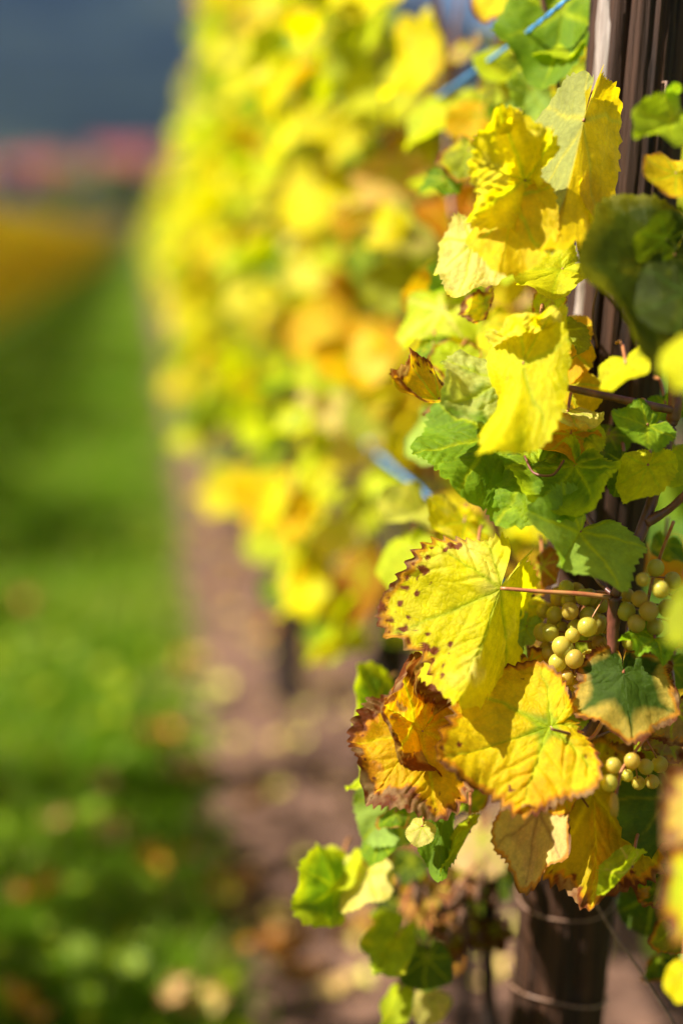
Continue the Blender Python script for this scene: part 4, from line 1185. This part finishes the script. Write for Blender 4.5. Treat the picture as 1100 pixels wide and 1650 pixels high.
# clods and pebbles on the bare soil
def ico():
    v = sphere_np(7, 5)
    return v
iv, if_ = ico()
Vs, Fs, n = [], [], 0
g = np.random.default_rng(44)
for k in range(3200):
    y = 1.2 + 12 * g.random() ** 1.8
    x = g.normal(.52, .24)
    s = g.uniform(.003, .014) * (1.5 if g.random() < .06 else 1)
    vv = iv * (1 + .35 * g.standard_normal((len(iv), 1)) * .5) * s * np.array((1.2, 1, .7))
    z = .02 + .03 * max(0, 1 - ((x - .56) / .45) ** 2)
    Vs.append(vv + np.array((x, y, z))); Fs.append(if_ + n); n += len(iv)
tag(link('soil_clods', mesh_np('soil_clods', np.concatenate(Vs), np.concatenate(Fs), None, M_clod, False)), 'small pinkish brown clods scattered on the bare soil', 'soil clods', kind='stuff')

# fallen leaves
dry_t = []
for k, (b, m2) in enumerate([(BEI, TAN), (ORG * .8, BRN), (PALE * .8, BEI), (TAN, BRN), (GOLD * .8, ORG), (ORG * .5 + BEI * .5, BRN)]):
    dry_t.append(leaf_np(seed=970 + k, nr=9, ntt=56, base=b, mottc=m2, mott=.8, vein=TAN, brown=.2, fold=.35, curl=.9, wave=.18, crink=.12, quilt=.04, lob=.5))
dry_m = [mesh_np('fallen_leaf', v, f, c, M_dry) for v, f, c in dry_t]
FL = [(300, 1250, 0, .075, 'pinkish fallen leaf where the grass meets the soil, level with the scorched leaf'),
      (175, 1338, 2, .060, 'pale cream fallen leaf lying alone in the dark grass'),
      (172, 1272, 0, .045, 'small tan fallen leaf in the grass above the pale cream one'),
      (245, 1192, 4, .070, 'amber fallen leaf on the grass edge above the pinkish one'),
      (360, 1452, 5, .085, 'large orange-pink fallen leaf on the soil edge, the biggest on the ground'),
      (447, 1542, 1, .048, 'red-orange fallen leaf on the soil near the bottom'),
      (500, 1572, 5, .050, 'salmon fallen leaf right beside the red-orange one'),
      (553, 1513, 2, .045, 'cream fallen leaf on the soil below the hanging pale leaves'),
      (333, 1630, 2, .045, 'pale fallen leaf on the soil at the bottom edge of the picture'),
      (278, 1598, 0, .040, 'beige fallen leaf just above the one on the bottom edge'),
      (65, 1440, 1, .055, 'dull rust fallen leaf deep in the dark grass'),
      (45, 1630, 4, .060, 'bright amber fallen leaf in the bottom left corner'),
      (42, 978, 5, .070, 'tan fallen leaf out on the bright sunlit grass'),
      (92, 1325, 0, .040, 'small pinkish fallen leaf left of the pale cream one'),
      (420, 1290, 3, .050, 'dull brown fallen leaf on the middle of the soil strip'),
      (250, 1400, 4, .050, 'yellow-brown fallen leaf in the grass beside the soil edge')]
for (px, py, k, s, lab) in FL:
    p = on_ground(px, py, .07 if px < 290 else .04)
    o = link('fallen_leaf', dry_m[k])
    o.location = p
    o.rotation_euler = (random.uniform(-.35, .35), random.uniform(-.35, .35), random.uniform(0, 6.28))
    s *= 1.25 if px > 280 else 1.15
    o.scale = (s, s, s)
    tag(o, lab, 'leaf')
# the rest of the litter, uncountable
lm, li = [], []
low = [leaf_np(seed=970 + k, nr=3, ntt=20, base=b, mottc=m2, fold=.4, curl=1.0, wave=.2, serr=0) for k, (b, m2) in enumerate([(BEI, TAN), (ORG * .8, BRN), (PALE * .8, BEI), (TAN, BRN), (BEI * .6 + TAN * .4, TAN)])]
for _ in range(420):
    y = 2.0 + 14 * wr.random() ** 1.7; x = wr.gauss(.46, .22)
    if x < .05 and wr.random() < .4: continue
    if x < -1.2: continue
    lm.append(Matrix.Translation((x, y, .04)) @ Matrix.Rotation(wr.uniform(-.4, .4), 4, 'X') @ Matrix.Rotation(wr.uniform(-.4, .4), 4, 'Y') @ Matrix.Rotation(wr.uniform(0, 6.3), 4, 'Z') @ Matrix.Scale(wr.uniform(.02, .05), 4))
    li.append(wr.randrange(5))
v, f, c = join_leaves(low, lm, li)
tag(link('leaf_litter', mesh_np('leaf_litter', v, f, c, M_dry)), 'withered brown leaf litter strewn over the soil strip', 'leaf litter', kind='stuff')

# ------------------------------------------------------------------ the village across the fields
def flat_mat(name, c, rough=.8, n=.15):
    return noise_mat(name, tuple(x * (1 - n) for x in c), tuple(min(.9, x * (1 + n)) for x in c), 1.5, rough, .1, .01)
M_red = flat_mat('red_tiles', (.27, .055, .05), .8, .35); M_ora = flat_mat('orange_tiles', (.33, .095, .05), .8, .35)
M_white = flat_mat('white_render', (.60, .58, .54)); M_cream = flat_mat('cream_render', (.36, .29, .20)); M_lil = flat_mat('lilac_render', (.34, .28, .44))
M_win = flat_mat('dark_glass', (.04, .05, .07), .2); M_door = flat_mat('brown_door', (.16, .08, .05))

def box_np(x0, x1, y0, y1, z0, z1):
    v = np.array([(x0, y0, z0), (x1, y0, z0), (x1, y1, z0), (x0, y1, z0), (x0, y0, z1), (x1, y0, z1), (x1, y1, z1), (x0, y1, z1)], float)
    q = [(0, 3, 2, 1), (4, 5, 6, 7), (0, 1, 5, 4), (1, 2, 6, 5), (2, 3, 7, 6), (3, 0, 4, 7)]
    return v, np.array([t for a, b, c, d in q for t in ((a, b, c), (a, c, d))])

def house(px, py, d, w, dep, h, rh, rot, wm, rm, label):
    p = P(px, py, d)
    z = float(terrain(p.x, p.y)) - .3
    e = empty('house', (p.x, p.y, z), label, 'house')
    e.rotation_euler = (0, 0, rot)
    v, f = box_np(-w / 2, w / 2, -dep / 2, dep / 2, 0, h)
    gv = np.array([(-w / 2, -dep / 2, h), (-w / 2, dep / 2, h), (-w / 2, 0, h + rh), (w / 2, -dep / 2, h), (w / 2, dep / 2, h), (w / 2, 0, h + rh)], float)
    gf = np.array([(0, 2, 1), (3, 4, 5)])
    link('wall', mesh_np('wall', *merge([(v, f), (gv, gf)]), None, wm, False), e)
    o = .5
    k = rh / (dep / 2)
    rv = []
    for s in (-1, 1):
        for (yy, zz) in ((s * (dep / 2 + o), h - o * k), (0, h + rh)):
            for xx in (-w / 2 - o, w / 2 + o):
                rv.append((xx, yy, zz + .05)); rv.append((xx, yy, zz + .30))
    rv = np.array(rv)
    rf = []
    for b in (0, 8):
        q = [(b, b + 2, b + 6, b + 4), (b + 1, b + 5, b + 7, b + 3), (b, b + 1, b + 3, b + 2), (b, b + 4, b + 5, b + 1), (b + 2, b + 3, b + 7, b + 6)]
        rf += [t for a_, b_, c_, d_ in q for t in ((a_, b_, c_), (a_, c_, d_))]
    roof = link('roof', mesh_np('roof', rv, np.array(rf), None, rm, False), e)
    v, f = box_np(w * .2, w * .2 + .8, .4, 1.2, h + rh * .4, h + rh + 1.0)
    link('chimney', mesh_np('chimney', v, f, None, wm, False), roof)
    nfl = max(1, int(h / 2.8)); nw = max(2, int(w / 3))
    for fl in range(nfl):
        for i in range(nw):
            x = -w / 2 + (i + .5) * w / nw; z0 = .9 + fl * 2.8
            if fl == 0 and i == nw // 2:
                v, f = box_np(x - .5, x + .5, -dep / 2 - .06, -dep / 2 + .05, 0.3, 2.4)
                link('door', mesh_np('door', v, f, None, M_door, False), e)
                continue
            v, f = box_np(x - .5, x + .5, -dep / 2 - .05, -dep / 2 + .05, z0, z0 + 1.3)
            link('window', mesh_np('window', v, f, None, M_win, False), e)
house(205, 300, 300, 14, 12, 6.5, 4.6, .15, M_white, M_red, 'largest red-roofed white house beside the edge of the yellow vines')
house(135, 285, 345, 10, 9, 4.6, 4.4, -.2, M_cream, M_red, 'red-roofed cream house, just left of the largest white one')
house(72, 300, 310, 9, 9, 4.6, 5.2, .3, M_cream, M_ora, 'orange-roofed cream house in the left part of the village')
house(30, 330, 270, 6.5, 8, 5.4, 2.0, .1, M_lil, M_red, 'lilac-walled house at the left end of the village')
house(172, 262, 440, 12, 9, 4.4, 4.4, .4, M_cream, M_red, 'small red-roofed house higher up behind the two biggest')
house(-55, 305, 340, 12, 10, 5.5, 4.5, -.3, M_white, M_ora, 'orange-roofed white house cut by the left edge of the picture')
house(330, 300, 360, 13, 10, 5.5, 4.8, -.1, M_white, M_ora, 'orange-roofed white house hidden behind the yellow vine row')
house(720, 320, 300, 14, 11, 5.5, 4.6, .2, M_white, M_red, 'pale house seen in the gap between the vine and the post')

def tree(px, py, d, h, w, base, label, seed):
    p = P(px, py, d)
    r = random.Random(seed)
    e = empty('tree', (p.x, p.y, float(terrain(p.x, p.y)) - .1), label, 'tree')
    parts = [tube_np(spline([(0, 0, -.2), (.1, 0, h * .35), (0, .1, h * .8)], 4), [h * .035 * (1 - i / 12) for i in range(9)], 8, .2, seed)]
    for k in range(6):
        a = r.uniform(0, 6.28); z = h * r.uniform(.3, .6)
        parts.append(tube_np([(0, 0, z), (math.cos(a) * w * .2, math.sin(a) * w * .2, z + h * .12), (math.cos(a) * w * .38, math.sin(a) * w * .38, z + h * .25)], [h * .012, h * .008, h * .004], 6))
    link('trunk', mesh_np('trunk', *merge(parts), None, M_bark), e)
    blobs = [(r.gauss(0, w * .2), r.gauss(0, w * .2), h * r.uniform(.35, .85), w * r.uniform(.14, .26)) for _ in range(14)]
    mats, ids = [], []
    for _ in range(1300):
        bx, by, bz, br = r.choice(blobs)
        v = Vector((r.gauss(0, 1), r.gauss(0, 1), r.gauss(0, 1))).normalized() * br * r.uniform(.7, 1.05)
        mats.append(hang_matrix((bx + v.x, by + v.y, bz + v.z * .9), r.uniform(.25, .5), tuple(v.normalized()), .5)); ids.append(r.randrange(2))
    tl = [leaf_np(seed=1, nr=1, ntt=8, base=base, mottc=base, serr=0), leaf_np(seed=2, nr=1, ntt=8, base=base * 1.5, mottc=base, serr=0)]
    v, f, c = join_leaves(tl, mats, ids)
    tag(link('crown', mesh_np('crown', v, f, c, M_leaf_far), e), kind='stuff')
D1 = np.array((.016, .028, .012)); D2 = np.array((.09, .10, .02)); D3 = np.array((.22, .18, .03))
tree(165, 362, 170, 6.2, 8, D1*.7, 'dark green round tree in front of the village, above the amber row', 1)
tree(215, 362, 165, 4.6, 6, D1*.7, 'low dark tree touching the right side of the round dark one', 11)
tree(115, 355, 175, 4.4, 6, D1, 'lower dark tree touching the left side of the round dark one', 2)
tree(105, 320, 270, 7, 5, D2*.7, 'olive tree between the lilac house and the round dark tree', 3)
tree(3, 320, 260, 7, 5, D1, 'dark tree at the left edge beside the lilac house', 4)
tree(12, 280, 390, 14, 11, D3, 'tall yellow-brown tree rising behind the lilac house', 5)
tree(245, 300, 300, 11, 7, D3, 'golden autumn tree at the right end of the village, beside the vines', 6)
tree(104, 275, 400, 12, 8, D2 * .7, 'olive tree rising behind the orange-roofed cream house', 7)
tree(190, 255, 480, 14, 15, D2 * .5, 'wide dull green tree on the slope over the largest house', 8)
tree(60, 250, 520, 14, 16, D1, 'broad dark tree on the slope over the orange roof', 12)
tree(800, 300, 150, 7, 7, D1 * 1.3, 'bare-looking dark tree glimpsed past the top twine', 9)
tree(700, 300, 190, 7, 8, D2, 'olive tree glimpsed in the gap left of the top twine', 10)

# ------------------------------------------------------------------ air between here and the mountain
hv, hf = box_np(-3450, 3450, -39, 3890, -3.0, 900)
hm = bpy.data.materials.new('air')
hm.use_nodes = True
ht = hm.node_tree
ht.nodes.remove(ht.nodes['Principled BSDF'])
pv = ht.nodes.new('ShaderNodeVolumePrincipled')
pv.inputs['Color'].default_value = (.20, .42, 1.0, 1)
pv.inputs['Density'].default_value = .00007
ht.links.new(pv.outputs[0], ht.nodes['Material Output'].inputs['Volume'])
tag(link('haze', mesh_np('haze', hv, hf, None, hm, False)), kind='stuff')
